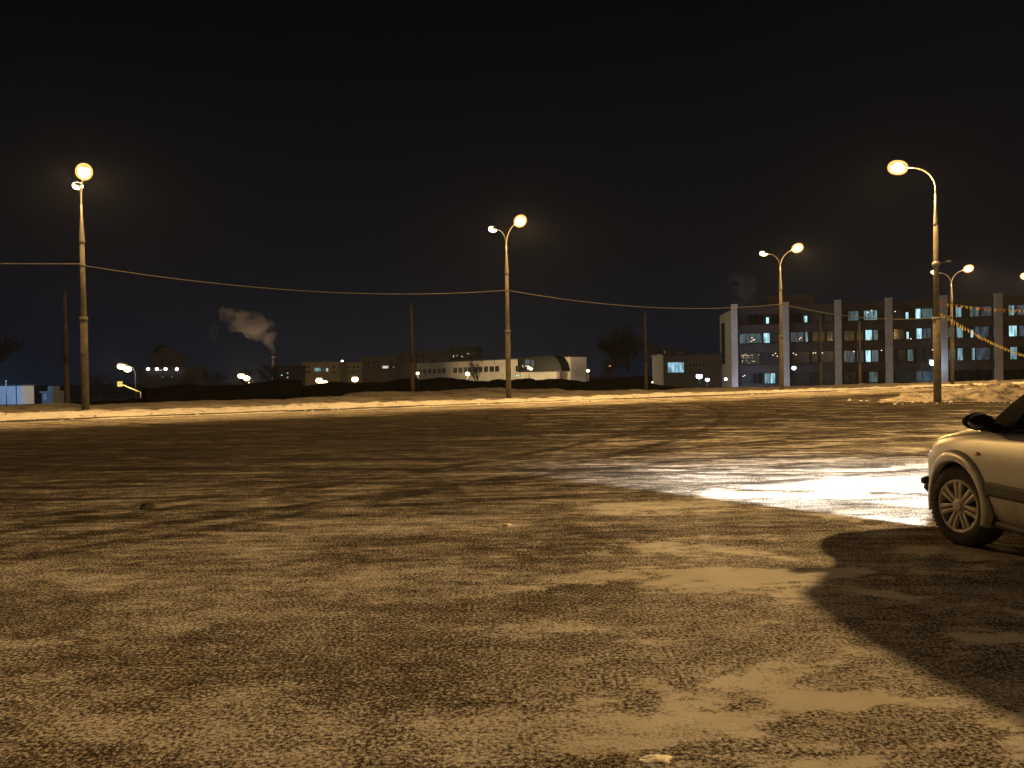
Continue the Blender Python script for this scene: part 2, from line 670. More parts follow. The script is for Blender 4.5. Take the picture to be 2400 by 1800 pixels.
def bank_h(s, t):
    base = zb(s) * smooth(0.2, 2.6, t)
    lump = 0.5 + 0.5 * fbm(s, t, 0.35, 4, 3.0)
    shift = 0.55 * smooth(-0.05, 0.35, fbm(s, 0, 0.11, 3, 12.0) + 0.1)
    ridge = math.exp(-((t - 0.55 - shift) / 0.62) ** 2) * (0.13 + 0.19 * lump)
    ridge *= 0.75 + 0.5 * nz(s, 0, 9.0, 0.12)
    fine = 0.07 * fbm(s, t, 1.3, 4, 5.0)
    h = base + ridge + fine * smooth(-0.3, 0.6, t)
    h += 0.14 * smooth(3.0, 6.0, t) * (0.6 + fbm(s, t, 0.2, 3, 8.0))
    # second low mound behind the lamps
    h += 0.3 * math.exp(-((t - 14.5) / 1.6) ** 2) * smooth(14, 19, s) * (1 - smooth(33, 38, s)) * (0.8 + 0.4 * nz(s, t, 2, 0.5))
    h -= (1.9 + zb(s)) * smooth(9.6, 13.0, t) * (1 - smooth(13, 17, s) * (1 - smooth(33, 39, s)) * (1 - smooth(15.5, 18, t)))
    return h


def verge(name, mat, t0, t1, dt, s0, s1, ds, skirt=False):
    mb = MB()
    ns = int((s1 - s0) / ds)
    ntt = int(round((t1 - t0) / dt))
    for i in range(ns + 1):
        ss = s0 + i * ds
        for j in range(ntt + 1):
            tt = t0 + (t1 - t0) * j / ntt
            wob = 0.0
            if j == 0 and skirt:
                wob = 0.22 * fbm(ss, 0, 0.45, 4, 1.0) - 0.10 + 0.38 * smooth(-0.05, 0.35, fbm(ss, 0, 0.11, 3, 12.0) + 0.1)
            p = st(ss, tt + wob)
            h = bank_h(ss, tt)
            if j == 0 and skirt:
                h = -0.03
            mb.v.append(Vector((p.x, p.y, h)))
    for i in range(ns):
        for j in range(ntt):
            a = i * (ntt + 1) + j
            mb.f.append((a, a + ntt + 1, a + ntt + 2, a + 1))
    return struct(mb, name, mat, True)


verge('snow_bank', M_snow_bank, -0.40, 2.0, 0.12, -26, 95, 0.16, True)
verge('verge', M_snow_verge, 2.0, 18.8, 0.35, -26, 95, 0.45)


# snow heap on the right
def heap_h(x, y):
    cx, cy = 25.2, 39.8
    dx, dy = (x - cx) / 8.8, (y - cy) / 4.6
    r = math.sqrt(dx * dx + dy * dy) + 0.16 * fbm(x, y, 0.35, 3, 4.0)
    body = 0.64 * (1 - smooth(0.25, 1.0, r))
    body *= smooth(14.0, 24.0, x) * 0.55 + 0.45
    rough = fbm(x, y, 0.9, 5, 2.0)
    rg = abs(fbm(x, y, 1.4, 4, 6.0))
    return body * (0.85 + 0.35 * rough) + 0.30 * rg * smooth(0.02, 0.25, body) - 0.04


hp = MB()
nx_, ny_ = 170, 110
for i in range(nx_ + 1):
    for j in range(ny_ + 1):
        x = 13.8 + 20.5 * i / nx_
        y = 33.2 + 12.2 * j / ny_
        hp.v.append(Vector((x, y, heap_h(x, y))))
for i in range(nx_):
    for j in range(ny_):
        a = i * (ny_ + 1) + j
        hp.f.append((a, a + ny_ + 1, a + ny_ + 2, a + 1))
heap = hp.build('snow_heap', M_snow_heap, None, True)
tag(heap, 'dirty ploughed snow heap around the foot of the single-arm lamp', 'snow heap')

# dry weeds sticking out of the heap and the bank
wd = MB()
rw = random.Random(21)
spots = [(17.9, 36.2), (18.3, 37.0), (19.7, 37.2), (20.6, 37.6), (21.2, 38.2), (22.0, 37.4), (23.0, 38.6), (24.5, 37.9), (26.0, 39.0), (27.0, 37.6), (20.2, 36.4), (22.6, 36.6), (24.8, 36.9), (17.0, 36.0)]
for (wx_, wy_) in spots:
    for k in range(rw.randint(24, 60)):
        x, y = wx_ + rw.gauss(0, .28), wy_ + rw.gauss(0, .28)
        z = heap_h(x, y) - 0.02
        d = Vector((rw.gauss(0, .55), rw.gauss(0, .55), rw.uniform(.3, .9))).normalized() * rw.uniform(.08, .26)
        wv = Vector((rw.gauss(0, 1), rw.gauss(0, 1), 0)).normalized() * .008
        b0 = Vector((x, y, z))
        wd.tri(b0 - wv, b0 + wv, b0 + d)
for k in range(60):
    ss = rw.uniform(-12, 60)
    for q in range(rw.randint(6, 22)):
        s2, t2 = ss + rw.gauss(0, .25), rw.uniform(.1, 1.9)
        p = st(s2, t2)
        b0 = Vector((p.x, p.y, bank_h(s2, t2) - .02))
        d = Vector((rw.gauss(0, .5), rw.gauss(0, .5), rw.uniform(.3, .8))).normalized() * rw.uniform(.05, .16)
        wv = Vector((rw.gauss(0, 1), rw.gauss(0, 1), 0)).normalized() * .010
        wd.tri(b0 - wv, b0 + wv, b0 + d)
wo_ = wd.build('dry_weeds', pmat('dry_weeds', (0.06, 0.045, 0.025), 0.9, var=0.4))
tag(wo_, 'dark dry weeds sticking out of the snow', None, None, 'stuff')

# broken lumps of ploughed snow along the bank and around the heap
ck = MB()
rc = random.Random(5)
for k in range(420):
    if k < 300:
        s2, t2 = rc.uniform(-22, 75), abs(rc.gauss(0.25, .75)) - 0.55
        p = st(s2, t2)
        z = bank_h(s2, t2) if t2 > -.1 else 0.0
    else:
        p = Vector((rc.uniform(16.2, 32), rc.uniform(34.6, 40.5), 0))
        z = max(0, heap_h(p.x, p.y))
    r_k = rc.uniform(.02, .065) * (1.5 if rc.random() < .12 else 1)
    i0_ = len(ck.v)
    ck.ellipsoid((0, 0, 0), 1, 1, 1, 7, 5)
    q_ = rc.uniform(0, 100)
    sx_, sy_, sz_ = rc.uniform(.8, 1.5), rc.uniform(.7, 1.2), rc.uniform(.5, .9)
    for i in range(i0_, len(ck.v)):
        v = ck.v[i]
        f_ = 1 + .9 * nz(v.x + q_, v.y, v.z, 1.6)
        ck.v[i] = Vector((p.x + v.x * sx_ * r_k * f_, p.y + v.y * sy_ * r_k * f_, z + r_k * .25 + v.z * sz_ * r_k * f_))
co_ = ck.build('snow_lumps', M_snow_bank)
tag(co_, 'broken lumps of snow scattered along the bank and the heap', None, None, 'stuff')

# loose bits on the ice
def lump(name, loc, sx, sy, sz, mat, label, cat, seed):
    mb = MB()
    mb.ellipsoid((0, 0, 0), 1, 1, 1, 18, 10)
    for i, p in enumerate(mb.v):
        k = 1 + 0.45 * fbm(p.x + seed, p.y, 1.1, 4, p.z)
        mb.v[i] = Vector((p.x * sx * k, p.y * sy * k, max(-0.2, p.z * k) * sz))
    o = mb.build(name, mat, None, False)
    o.location = loc
    return tag(o, label, cat)


M_clod = pmat('frozen_clod', (0.045, 0.036, 0.028), 0.9, var=0.6, scale=14, bump=0.8, bscale=40)
M_ice = pmat('ice_flake', (0.78, 0.72, 0.62), 0.4, var=0.15, scale=20, bump=0.4, bscale=40)
lump('frozen_clod', at(344, 1191, 9.75), 0.085, 0.07, 0.06, M_clod, 'dark frozen clod lying alone on the ice, left foreground', 'clod', 1.0)
for v_ in bpy.data.objects['frozen_clod'].data.vertices:
    pass
bpy.data.objects['frozen_clod'].location.z = 0.012
lump('ice_flake', (at(1530, 1786, 3.26).x, 3.2, 0.002), 0.055, 0.035, 0.010, M_ice, 'flat pale flake of ice at the bottom edge of the photo', 'ice flake', 4.0)
lump('ice_chip', (at(1188, 1230, 8.2).x, 8.22, 0.008), 0.05, 0.04, 0.022, M_ice, 'tiny bright chip of ice alone in the middle of the lot', 'ice chip', 2.0)

# ------------------------------------------------------------------ street lamps


def luminaire(root, base, d, tilt, big, name='lamp_head'):
    """cobra head: base = end of arm, d = horizontal unit direction"""
    d = Vector(d).normalized()
    side = Vector((-d.y, d.x, 0))
    upv = Vector((0, 0, 1))
    dd = d * math.cos(tilt) + upv * math.sin(tilt)
    uu = upv * math.cos(tilt) - d * math.sin(tilt)
    Mx = Matrix(((dd.x, side.x, uu.x, base[0]), (dd.y, side.y, uu.y, base[1]), (dd.z, side.z, uu.z, base[2]), (0, 0, 0, 1)))
    h = MB()
    L = 0.78 if big else 0.66
    prof = [(-0.05, 0.05, 0.05), (0.10, 0.10, 0.09), (0.25, 0.17, 0.13), (0.5, 0.19, 0.13), (L - 0.08, 0.13, 0.09), (L, 0.03, 0.03)]
    n = 12
    bs = len(h.v)
    for x, w, t in prof:
        for q in range(n):
            a = PI * q / (n - 1)
            h.v.append(Vector((x, w * math.cos(a), t * math.sin(a))))
    for k in range(len(prof) - 1):
        for q in range(n):
            a = bs + k * n + q
            b2 = bs + k * n + (q + 1) % n
            h.f.append((a, b2, b2 + n, a + n))
    h.f.append(tuple(range(bs, bs + n)))
    h.f.append(tuple(range(bs + (len(prof) - 1) * n, bs + len(prof) * n)))
    h.xf(Mx)
    head = h.build(name, M_housing, root, True)
    bw = MB()
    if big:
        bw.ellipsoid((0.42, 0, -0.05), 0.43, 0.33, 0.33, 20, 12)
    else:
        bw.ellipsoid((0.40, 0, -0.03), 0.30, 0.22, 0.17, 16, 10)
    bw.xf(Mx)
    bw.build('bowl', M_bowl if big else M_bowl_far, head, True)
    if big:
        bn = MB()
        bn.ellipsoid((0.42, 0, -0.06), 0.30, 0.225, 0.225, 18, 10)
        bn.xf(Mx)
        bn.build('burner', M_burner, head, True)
    return Mx @ Vector((0.42, 0, -0.16))


def pole_parts(root, h1, h2, r0=0.155, pale=False):
    z0 = -0.6
    p = MB()
    p.tube([(0, 0, z0), (0, 0, h1)], [r0, r0 - 0.012], 16)
    p.build('lower_pole', M_concrete, root, True)
    p = MB()
    p.tube([(0, 0, h1), (0, 0, h2)], [r0 - 0.035, 0.095], 16)
    p.build('upper_pole', M_concrete_pale if pale else M_concrete, root, True)
    p = MB()
    p.tube([(0, 0, h1 - 0.07), (0, 0, h1 + 0.06)], r0 + 0.012, 16)
    p.build('joint_collar', M_concrete_pale, root, True)
    p = MB()
    p.box(-0.07, 0.07, -r0 - 0.008, -r0 + 0.02, 2.35, 2.62)
    return p.build('number_plate', M_concrete_pale, root)


ARM_D = -T    # lamp arms stand square to the kerb


def twin_lamp(loc, label, energy, lightdir=ARM_D, hz=0.0, arm=1.25):
    root = thing('street_lamp', label, 'street lamp', loc, 0, 'twin-arm street lamps along the verge')
    pole_parts(root, 3.85, 7.1, pale=True)
    cone = MB()
    cone.tube([(0, 0, 7.1), (0, 0, 7.16), (0, 0, 8.35), (0, 0, 8.75)], [0.13, 0.125, 0.05, 0.045], 14)
    cone.build('conical_sleeve', M_galv, root, True)
    ends = []
    for sgn, big in ((1, True), (-1, False)):
        d = lightdir * sgn
        pts = []
        for k in range(11):
            a = k / 10 * R(74)
            rr = arm - 0.15
            x = rr * (1 - math.cos(a))
            z = rr * 1.0 * math.sin(a)
            pts.append((d.x * x, d.y * x, 8.65 + z))
        last = Vector(pts[-1])
        pts.append(tuple(last + d * 0.28 + Vector((0, 0, 0.07))))
        am = MB()
        am.tube(pts, 0.033, 8)
        am.build('arm', M_galv, root, True)
        lp = luminaire(root, pts[-1], d, R(14), big)
        ends.append(lp)
    base = Vector(loc)
    batwing('lamp_light', base + ends[0], energy, SODIUM, 0.5, 0.6, 62, 22, 0.3, aim=lightdir, back=0.12)
    batwing('lamp_light', base + ends[1], energy * 0.10, SODIUM, 0.5, 0.5, 55, 20, 0.05, aim=-lightdir, back=0.4)
    return root


TW = 8000
lamps = [
    ((-18.4, 35.7, 0.40), 'twin-arm lamp on the tall concrete pole nearest the left edge'),
    ((-0.2, 47.0, 0.17), 'twin-arm lamp standing alone in the middle of the snowy verge'),
    ((18.95, 58.2, 0.10), 'twin-arm lamp in front of the left end of the four-storey building'),
    ((37.8, 71.1, 0.05), 'farthest twin-arm lamp, beside the flag garland and pole with snow heap'),
]
for loc, lb in lamps:
    twin_lamp(loc, lb, TW)


def single_lamp(loc, label, d, energy, bracket, col=SODIUM):
    root = thing('street_lamp', label, 'street lamp', loc, 0, 'single-arm street lamps on the right')
    d = Vector(d).normalized()
    pole_parts(root, 3.3, 7.45, 0.165)
    sl = MB()
    sl.tube([(0, 0, 7.4), (0, 0, 7.5), (0, 0, 8.2), (0, 0, 8.8)], [0.11, 0.10, 0.055, 0.045], 14)
    sl.build('conical_sleeve', M_galv, root, True)
    pts = [(0, 0, 8.75)]
    for k in range(13):
        a = k / 12 * R(82)
        x = 1.0 * (1 - math.cos(a))
        z = 0.95 * math.sin(a)
        pts.append((d.x * x, d.y * x, 9.05 + z))
    last = Vector(pts[-1])
    pts.append(tuple(last + d * 0.25 + Vector((0, 0, 0.03))))
    am = MB()
    am.tube(pts, 0.036, 8)
    am.build('arm', M_galv, root, True)
    lp = luminaire(root, pts[-1], d, R(10), True)
    if bracket:
        b2 = MB()
        b2.tube([(0.1, 0, 5.72), (0.5, -0.05, 5.80)], 0.014, 6)
        br = b2.build('bracket', M_galv, root)
        b3 = MB()
        b3.box(0.44, 0.6, -0.1, 0.0, 5.78, 5.85)
        b3.build('camera_box', M_galv, br)
        b4 = MB()
        b4.tube([(0, 0, 5.6), (0, 0, 5.8)], 0.155, 16)
        b4.build('steel_band', M_galv, root, True)
    batwing('lamp_light', Vector(loc) + lp, energy, col, 0.5, 0.6, 64, 20, 0.3, radius=0.3)
    return root


KEY = 14500
R0 = Vector((18.8, 36.6, 0.42))
single_lamp(R0, 'single-arm lamp with curved arm rising from the dirty snow heap', (-0.98, 0.2, 0), 5500, True)
rp = at(2440, 905, 78)
single_lamp((rp.x, 78, 0.0), 'single-arm lamp cut off by the right edge of the photo', (-0.99, -0.1, 0), 7000, False)
# the lamp of the same row that stands beyond the right edge and throws the shadow of the car
single_lamp((17.6, 10.0, 0.0), 'single-arm lamp beyond the right edge of the photo, lighting the car from behind', (-0.99, -0.1, 0), KEY, False, (1.0, 0.635, 0.255))

# bare posts of the second row
posts = [((157, 950), 50.9, 'bare old concrete post behind the leftmost lamp pole'),
         ((967, 930), 62.0, 'bare concrete post in front of the long white building'),
         ((1514, 917), 72.7, 'bare concrete post between the two halves of the skyline, left of the grey house'),
         ((1923, 908), 86.0, 'left one of two bare posts in front of the four-storey building'),
         ((2015, 908), 87.5, 'right one of two bare posts, paler, in front of the four-storey building')]
for i, ((u, v), y, lb) in enumerate(posts):
    p = at(u, v, y)
    root = thing('concrete_post', lb, 'post', (p.x, p.y, p.z), 0, 'bare posts standing behind the lamps')
    mb = MB()
    mb.tube([(0, 0, -2.2), (0, 0, 2.6)], [0.17, 0.15], 12)
    mb.build('lower_section', M_old_concrete if i < 4 else M_concrete, root, True)
    mb = MB()
    mb.tube([(0, 0, 2.6), (0, 0, 7.0)], [0.135, 0.105], 12)
    mb.build('upper_section', M_old_concrete if i < 4 else M_concrete, root, True)


# cables
def cable(a, b2, sag, label, rad=0.024, ext=None):
    a, b2 = Vector(a), Vector(b2)
    pts = []
    for k in range(33):
        t = k / 32
        p = a.lerp(b2, t)
        p.z -= sag * 4 * t * (1 - t)
        pts.append(p)
    mb = MB()
    mb.tube(pts, rad, 6)
    o = mb.build('overhead_cable', M_cable, None, True)
    return tag(o, label, 'cable', 'overhead cables between the lamps')


L0, L1, L2, L3 = [Vector(l[0]) for l in lamps]
Lm = L0 - (L1 - L0)
zc = 6.15


def cz(p, z):
    return Vector((p.x, p.y - 0.12, z))


cable(cz(Lm, 6.3), cz(L0, 6.58), 0.25, 'frosted cable running out of the left edge of the photo')
cable(cz(L0, 6.52), cz(L1, 6.32), 0.62, 'frosted cable sagging between the leftmost lamp and the middle lamp')
cable(cz(L1, 6.32), cz(L2, 6.20), 0.62, 'frosted cable sagging from the middle lamp towards the four-storey building')
cable(cz(L2, 6.20), cz(L3, 6.0), 0.62, 'frosted cable crossing the front of the four-storey building', 0.03)


# bunting
def bunting(a, b2, sag, n, w, h, label, flagcols, rope_r):
    a, b2 = Vector(a), Vector(b2)
    root = thing('flag_garland', label, 'flag garland', a, 0, 'flag garlands on the right')

    def P(t):
        p = a.lerp(b2, t)
        p.z -= sag * 4 * t * (1 - t)
        return p - a
    mb = MB()
    mb.tube([P(k / 40) for k in range(41)], rope_r, 5)
    mb.build('rope', M_cable, root, True)
    e = (b2 - a)
    e.z = 0
    e.normalize()
    nrm = Vector((-e.y, e.x, 0))
    for k in range(n):
        t = (k + 0.5) / n + random.uniform(-0.2, 0.2) / n
        p = P(t)
        q = P(t + 0.001) - p
        ex = q.normalized()
        sw = nrm * random.uniform(-0.07, 0.07) + ex * random.uniform(-0.04, 0.04)
        ww = w * random.uniform(0.85, 1.1)
        hh = h * random.uniform(0.85, 1.1)
        f = MB()
        th = nrm * 0.004
        A, B, D = p - ex * ww / 2, p + ex * ww / 2, p + Vector((0, 0, -hh)) + sw
        mid = (A + B) / 2 * 0.5 + D * 0.5 + nrm * 0.02
        f.v += [A - th, B - th, D - th, A + th, B + th, D + th, mid - th * 2, mid + th * 2]
        f.f += [(0, 6, 2), (0, 1, 6), (1, 2, 6), (3, 5, 7), (3, 7, 4), (4, 7, 5), (0, 3, 4, 1), (1, 4, 5, 2), (2, 5, 3, 0)]
        f.build('flag', flagcols[k % len(flagcols)] if random.random() < 0.8 else random.choice(flagcols), root)
    return root


M_fy = pmat('yellow_flag', (0.62, 0.5, 0.08), 0.7, var=0.1)
M_fo = pmat('orange_flag', (0.6, 0.22, 0.04), 0.7, var=0.1)
M_fr = pmat('red_flag', (0.45, 0.10, 0.06), 0.7, var=0.1)
M_fw = pmat('white_flag', (0.55, 0.5, 0.4), 0.7, var=0.1)
g0 = Vector((R0.x + 0.05, R0.y - 0.16, 4.42))
bunting(g0, Vector((28.5, 37.6, 4.55)), 0.42, 42, 0.15, 0.17, 'garland of larger orange and yellow flags hanging from the single-arm lamp', [M_fr, M_fy, M_fy, M_fo, M_fo, M_fy], 0.008)
g1 = Vector((R0.x + 0.16, R0.y + 0.1, 4.05))
bunting(g1, Vector((50, 79, 2.45)), 0.35, 90, 0.16, 0.24, 'garland of small yellow flags sagging away towards the right edge', [M_fy, M_fy, M_fy, M_fw], 0.006)


# ------------------------------------------------------------------ four-storey building
def facade_frame(u0, y0, u1, y1):
    a = Vector((ray(u0, 880).x * y0, y0, 0))
    b2 = Vector((ray(u1, 880).x * y1, y1, 0))
    e = (b2 - a).normalized()
    return a, e, math.atan2(e.y, e.x)


def along(a, e, u):
    m = ray(u, 860).x
    # (a + e k).x = m (a + e k).y
    return (m * a.y - a.x) / (e.x - m * e.y)


def win(root, x0, x1, z0, z1, y, mat, frame=None, mull=True, fw_=0.06):
    fr = MB()
    frm = frame or M_frame_dark
    fr.box(x0, x1, y - 0.06, y + 0.04, z0, z0 + fw_)
    fr.box(x0, x1, y - 0.06, y + 0.04, z1 - fw_, z1)
    fr.box(x0, x0 + fw_, y - 0.06, y + 0.04, z0 + fw_, z1 - fw_)
    fr.box(x1 - fw_, x1, y - 0.06, y + 0.04, z0 + fw_, z1 - fw_)
    if mull and x1 - x0 > 1.5:
        n = max(1, int((x1 - x0) / 1.3))
        for k in range(1, n + 1):
            xm = x0 + (x1 - x0) * k / (n + 1)
            fr.box(xm - 0.03, xm + 0.03, y - 0.055, y + 0.03, z0 + fw_, z1 - fw_)
    w = fr.build('window', frm, root)
    p = MB()
    p.box(x0 + 0.03, x1 - 0.03, y - 0.02, y + 0.02, z0 + 0.03, z1 - 0.03)
    p.build('pane', mat, w)
    return w


A, e, rz = facade_frame(1723, 145.6, 2340, 132.3)
bld = thing('office_building', 'four-storey building with white columns and rows of cyan lit windows', 'building', (A.x, A.y, -1.5), rz)
X = lambda u: along(A, e, u)
cols = [1723, 1843, 1965, 2084, 2212, 2340]
cx = [X(u) for u in cols]
step = (cx[-1] - cx[0]) / 5
cx += [cx[-1] + step, cx[-1] + 2 * step]
xe = cx[-1] + 0.5
RZ = 1.5       # floor offset, local z = world z + 1.5
mb = MB()
mb.box(cx[0] - 0.3, xe, 0.5, 13, 0, 13.9)
mb.build('back_wall', M_inner_wall, bld)
rows = [(0.75, 2.75), (4.15, 6.35), (7.8, 9.75), (11.15, 13.0)]
# spandrel bands
zprev = -0.0
bands = [(0, 0.75), (2.75, 4.15), (6.35, 7.8), (9.75, 11.15), (13.0, 14.3)]
for z0, z1 in bands:
    mb = MB()
    for i in range(len(cx) - 1):
        mb.box(cx[i] + 0.55, cx[i + 1] - 0.55, 0.0, 0.5, z0, z1)
        mb.box(cx[i] + 0.55, cx[i + 1] - 0.55, -0.06, 0.0, z1 - 0.1, z1)
    mb.build('spandrel', M_spandrel, bld)
for x in cx:
    mb = MB()
    mb.box(x - 0.53, x + 0.53, -0.75, 0.5, -0.3, 14.75)
    mb.box(x - 0.56, x + 0.56, -0.78, 0.5, 14.75, 14.85)
    mb.build('column', M_column, bld)
lit = {3: [(1743, 1752, 0), (1796, 1804, 3), (1885, 1894, 3), (1906, 1930, 0), (1989, 2015, 1), (2026, 2058, 2), (2124, 2132, 3), (2147, 2160, 3), (2161, 2188, 1),
           (2242, 2256, 2), (2275, 2297, 1), (2366, 2381, 2)],
       2: [(1790, 1805, 3), (1888, 1895, 2), (1905, 1935, 0), (1979, 2005, 0), (2029, 2046, 3), (2048, 2060, 1), (2125, 2132, 3), (2149, 2163, 3), (2164, 2184, 4),
           (2243, 2259, 2), (2276, 2284, 3), (2286, 2320, 4), (2366, 2386, 3)],
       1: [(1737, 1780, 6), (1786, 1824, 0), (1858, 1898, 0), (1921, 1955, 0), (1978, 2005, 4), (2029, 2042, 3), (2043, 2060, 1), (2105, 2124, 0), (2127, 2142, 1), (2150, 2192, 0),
           (2245, 2259, 2), (2278, 2287, 2), (2289, 2322, 4), (2369, 2386, 2)],
       0: [(1739, 1760, 0), (1791, 1804, 2), (1805, 1817, 3), (1860, 1898, 0), (1916, 1955, 0), (1978, 2006, 0), (2037, 2058, 1), (2100, 2142, 0)]}
wm = {0: M_lit0, 1: M_lit1, 2: M_lit2, 3: M_lit3, 4: M_litb, 6: M_litdimw}  # last entry: warm reflections on the glass, painted as glow
nwin = 0
for fl, (z0, z1) in enumerate(rows):
    occupied = []
    for (ua, ub, k) in lit[fl]:
        xa, xb = X(ua), X(ub)
        zz1 = z1 - (0.55 if (k == 3 and ub - ua < 12) else 0.05)
        win(bld, xa, xb, z0 + 0.12, zz1, 0.42, wm[k], M_frame_dark)
        occupied.append((xa, xb))
        nwin += 1
    for i in range(len(cx) - 1):
        xa, xb = cx[i] + 0.75, cx[i + 1] - 0.75
        occ = sorted([o for o in occupied if o[0] < xb and o[1] > xa])
        gaps = []
        pos = xa
        for o in occ:
            if o[0] - pos > 1.0:
                gaps.append((pos, o[0] - 0.25))
            pos = max(pos, o[1] + 0.25)
        if xb - pos > 1.0:
            gaps.append((pos, xb))
        for ga, gb in gaps:
            if nwin > 97:
                break
            win(bld, ga, gb, z0 + 0.12, z1 - 0.05, 0.42, random.choice((M_glass_dark, M_glass_dark, M_lit0, M_lit0, M_lit1, M_litb)), M_frame_dark)
            nwin += 1
# end wall (stair block at the left end)
far = Vector((1.8, 14.4, 0))
ca, sa = math.cos(-rz), math.sin(-rz)
fl_ = Vector((far.x * ca - far.y * sa, far.x * sa + far.y * ca, 0))
x0 = cx[0] - 0.55
mb = MB()
pl = [(x0, 0.0), (x0 + 0.25, 0.0), (x0 + 0.25 + fl_.x + 0.8, fl_.y), (x0 + fl_.x - 0.2, fl_.y)]
mb.prism(pl, -0.3, 13.9)
mb.build('end_wall', M_end_wall, bld)
for k, (za, zb2) in enumerate(((4.5, 12.2),)):
    mb = MB()
    q0 = Vector((x0, 0, 0)) + Vector((fl_.x - 0.2, fl_.y, 0)) * 0.55
    q1 = Vector((x0, 0, 0)) + Vector((fl_.x - 0.2, fl_.y, 0)) * 0.85
    nn_ = Vector((-fl_.y, fl_.x - 0.2, 0)).normalized()
    mb.prism([tuple((q0 + nn_ * 0.05)[:2]), tuple((q1 + nn_ * 0.05)[:2]), tuple((q1 - nn_ * 0.1)[:2]), tuple((q0 - nn_ * 0.1)[:2])], za, zb2)
    mb.build('stair_window', M_glass_dark, bld)
mb = MB()
xa, xb = X(1800), X(1912)
mb.box(xa, xb, 3.5, 9, 13.9, 16.15)
mb.box(xa - 0.1, xb + 0.1, 3.4, 9.1, 16.15, 16.3)
mb.build('roof_house', pmat('roof_house', (0.16, 0.12, 0.09), 0.9, var=0.2, scale=0.6), bld)
mb = MB()
xa, xb = X(1771), X(1795)
for xx in (xa, xb - 0.5):
    mb.box(xx, xx + 0.5, 2.0, 2.6, 13.9, 15.5)
mb.box(xa + 0.5, xb - 0.5, 2.1, 2.5, 13.9, 15.3)
mb.build('vent_unit', M_grey_wall, bld)
mb = MB()
pl_ = at(1752, 702, 150)
kx = X(1752)
mb.tube([(kx, 4.6, 13.9), (kx, 4.6, 14.3)], 0.08, 6)
mb.build('steam_fill_stub', M_grey_wall, bld)  # stub made up for the light added below the steam
# warm glowing dots painted in for spark reflections on the window glass
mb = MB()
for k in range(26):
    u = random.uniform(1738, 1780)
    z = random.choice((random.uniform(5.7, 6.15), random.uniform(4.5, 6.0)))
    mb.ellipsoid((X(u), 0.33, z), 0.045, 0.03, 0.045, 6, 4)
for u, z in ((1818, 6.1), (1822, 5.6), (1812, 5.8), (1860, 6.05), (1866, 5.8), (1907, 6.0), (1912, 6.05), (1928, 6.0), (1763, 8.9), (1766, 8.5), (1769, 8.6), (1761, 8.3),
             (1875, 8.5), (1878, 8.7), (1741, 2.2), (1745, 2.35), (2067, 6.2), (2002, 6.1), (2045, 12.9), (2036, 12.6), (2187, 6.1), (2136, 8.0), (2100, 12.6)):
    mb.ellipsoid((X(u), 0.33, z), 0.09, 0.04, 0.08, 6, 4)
mb.build('glint_dots', emat('glint_dot', (1.0, 0.75, 0.5), 2.2), bld)


def wall_lamp(p, label, mat, r, energy, col, group):
    root = thing('flood_lamp', label, 'lamp', p, 0, group)
    mb = MB()
    mb.box(-r * 1.1, r * 1.1, r * 0.3, r * 1.0, -r * 0.2, r * 1.25)
    mb.tube([(0, r * 0.9, 0), (0, 0.9, -0.1)], 0.03, 6)
    mb.build('housing', M_housing, root)
    mb = MB()
    mb.ellipsoid((0, 0, 0), r, r * 0.7, r * 0.85, 12, 8)
    mb.build('bulb', mat, root, True)
    plain_light('lamp_light', Vector(p) + Vector((0, -r * 1.4, -0.1)), energy, col, 0.15)
    return root


COLD = (0.5, 0.68, 1.0)
p = at(1861, 863, 139.5)
wall_lamp(p, 'cold white lamp on the spandrel right of the second column of the building', M_bulb_blue, 0.33, 60, COLD, 'cold lamps on the four-storey building')
p = at(2187, 851, 133.2)
wall_lamp(p, 'cold white lamp beside the lamp pole with the snow heap, on the building front', M_bulb_blue, 0.5, 160, COLD, 'cold lamps on the four-storey building')
q = at(1701, 889, 139.0)
wall_lamp(q, 'cold lamp lighting the white end wall of the four-storey building', M_bulb_blue, 0.22, 1800, (0.45, 0.62, 1.0), 'cold lamps on the four-storey building')


# ------------------------------------------------------------------ other buildings
def simple_house(name, label, u0, u1, y, vtop, mat, cat='building', y1=None, depth=10, base=-1.5, roofmat=None, rooft=0.25, group=None):
    y1 = y1 or y
    A_, e_, rz_ = facade_frame(u0, y, u1, y1)
    root = thing(name, label, cat, (A_.x, A_.y, base), rz_, group)
    ln = along(A_, e_, u1)
    zt = at((u0 + u1) / 2, vtop, (y + y1) / 2).z - base
    m_ = MB()
    m_.box(0, ln, 0, depth, 0, zt)
    m_.build('wall', mat, root)
    r_ = MB()
    r_.box(-0.2, ln + 0.2, -0.2, depth + 0.2, zt, zt + rooft)
    r_.build('roof', roofmat or M_roof, root)
    return root, A_, e_, zt


# grey house with the curtained window (u 1555-1690)
gh, gA, ge, gz = simple_house('grey_house', 'low grey house with one tall cyan curtained window', 1555, 1692, 128, 832, M_grey_wall)
GX = lambda u: along(gA, ge, u)
zf = lambda v, u=1620, y=128: at(u, v, y).z + 1.5
win(gh, GX(1564), GX(1603), zf(873), zf(848), -0.03, lit_window_mat('curtained_window', (0.42, 0.8, 1.0), 0.9, 2.2), M_frame)
for u in (1614, 1622, 1631, 1638, 1646):
    win(gh, GX(u), GX(u + 5.5), zf(861), zf(849), -0.03, M_glass_dark, M_frame, False)
mb = MB()
for u, h in ((1575, 0.6), (1610, 0.5)):
    mb.box(GX(u) - 0.3, GX(u) + 0.5, 4, 5, gz + 0.25, gz + 0.25 + h)
mb.build('chimney', M_grey_wall, gh)

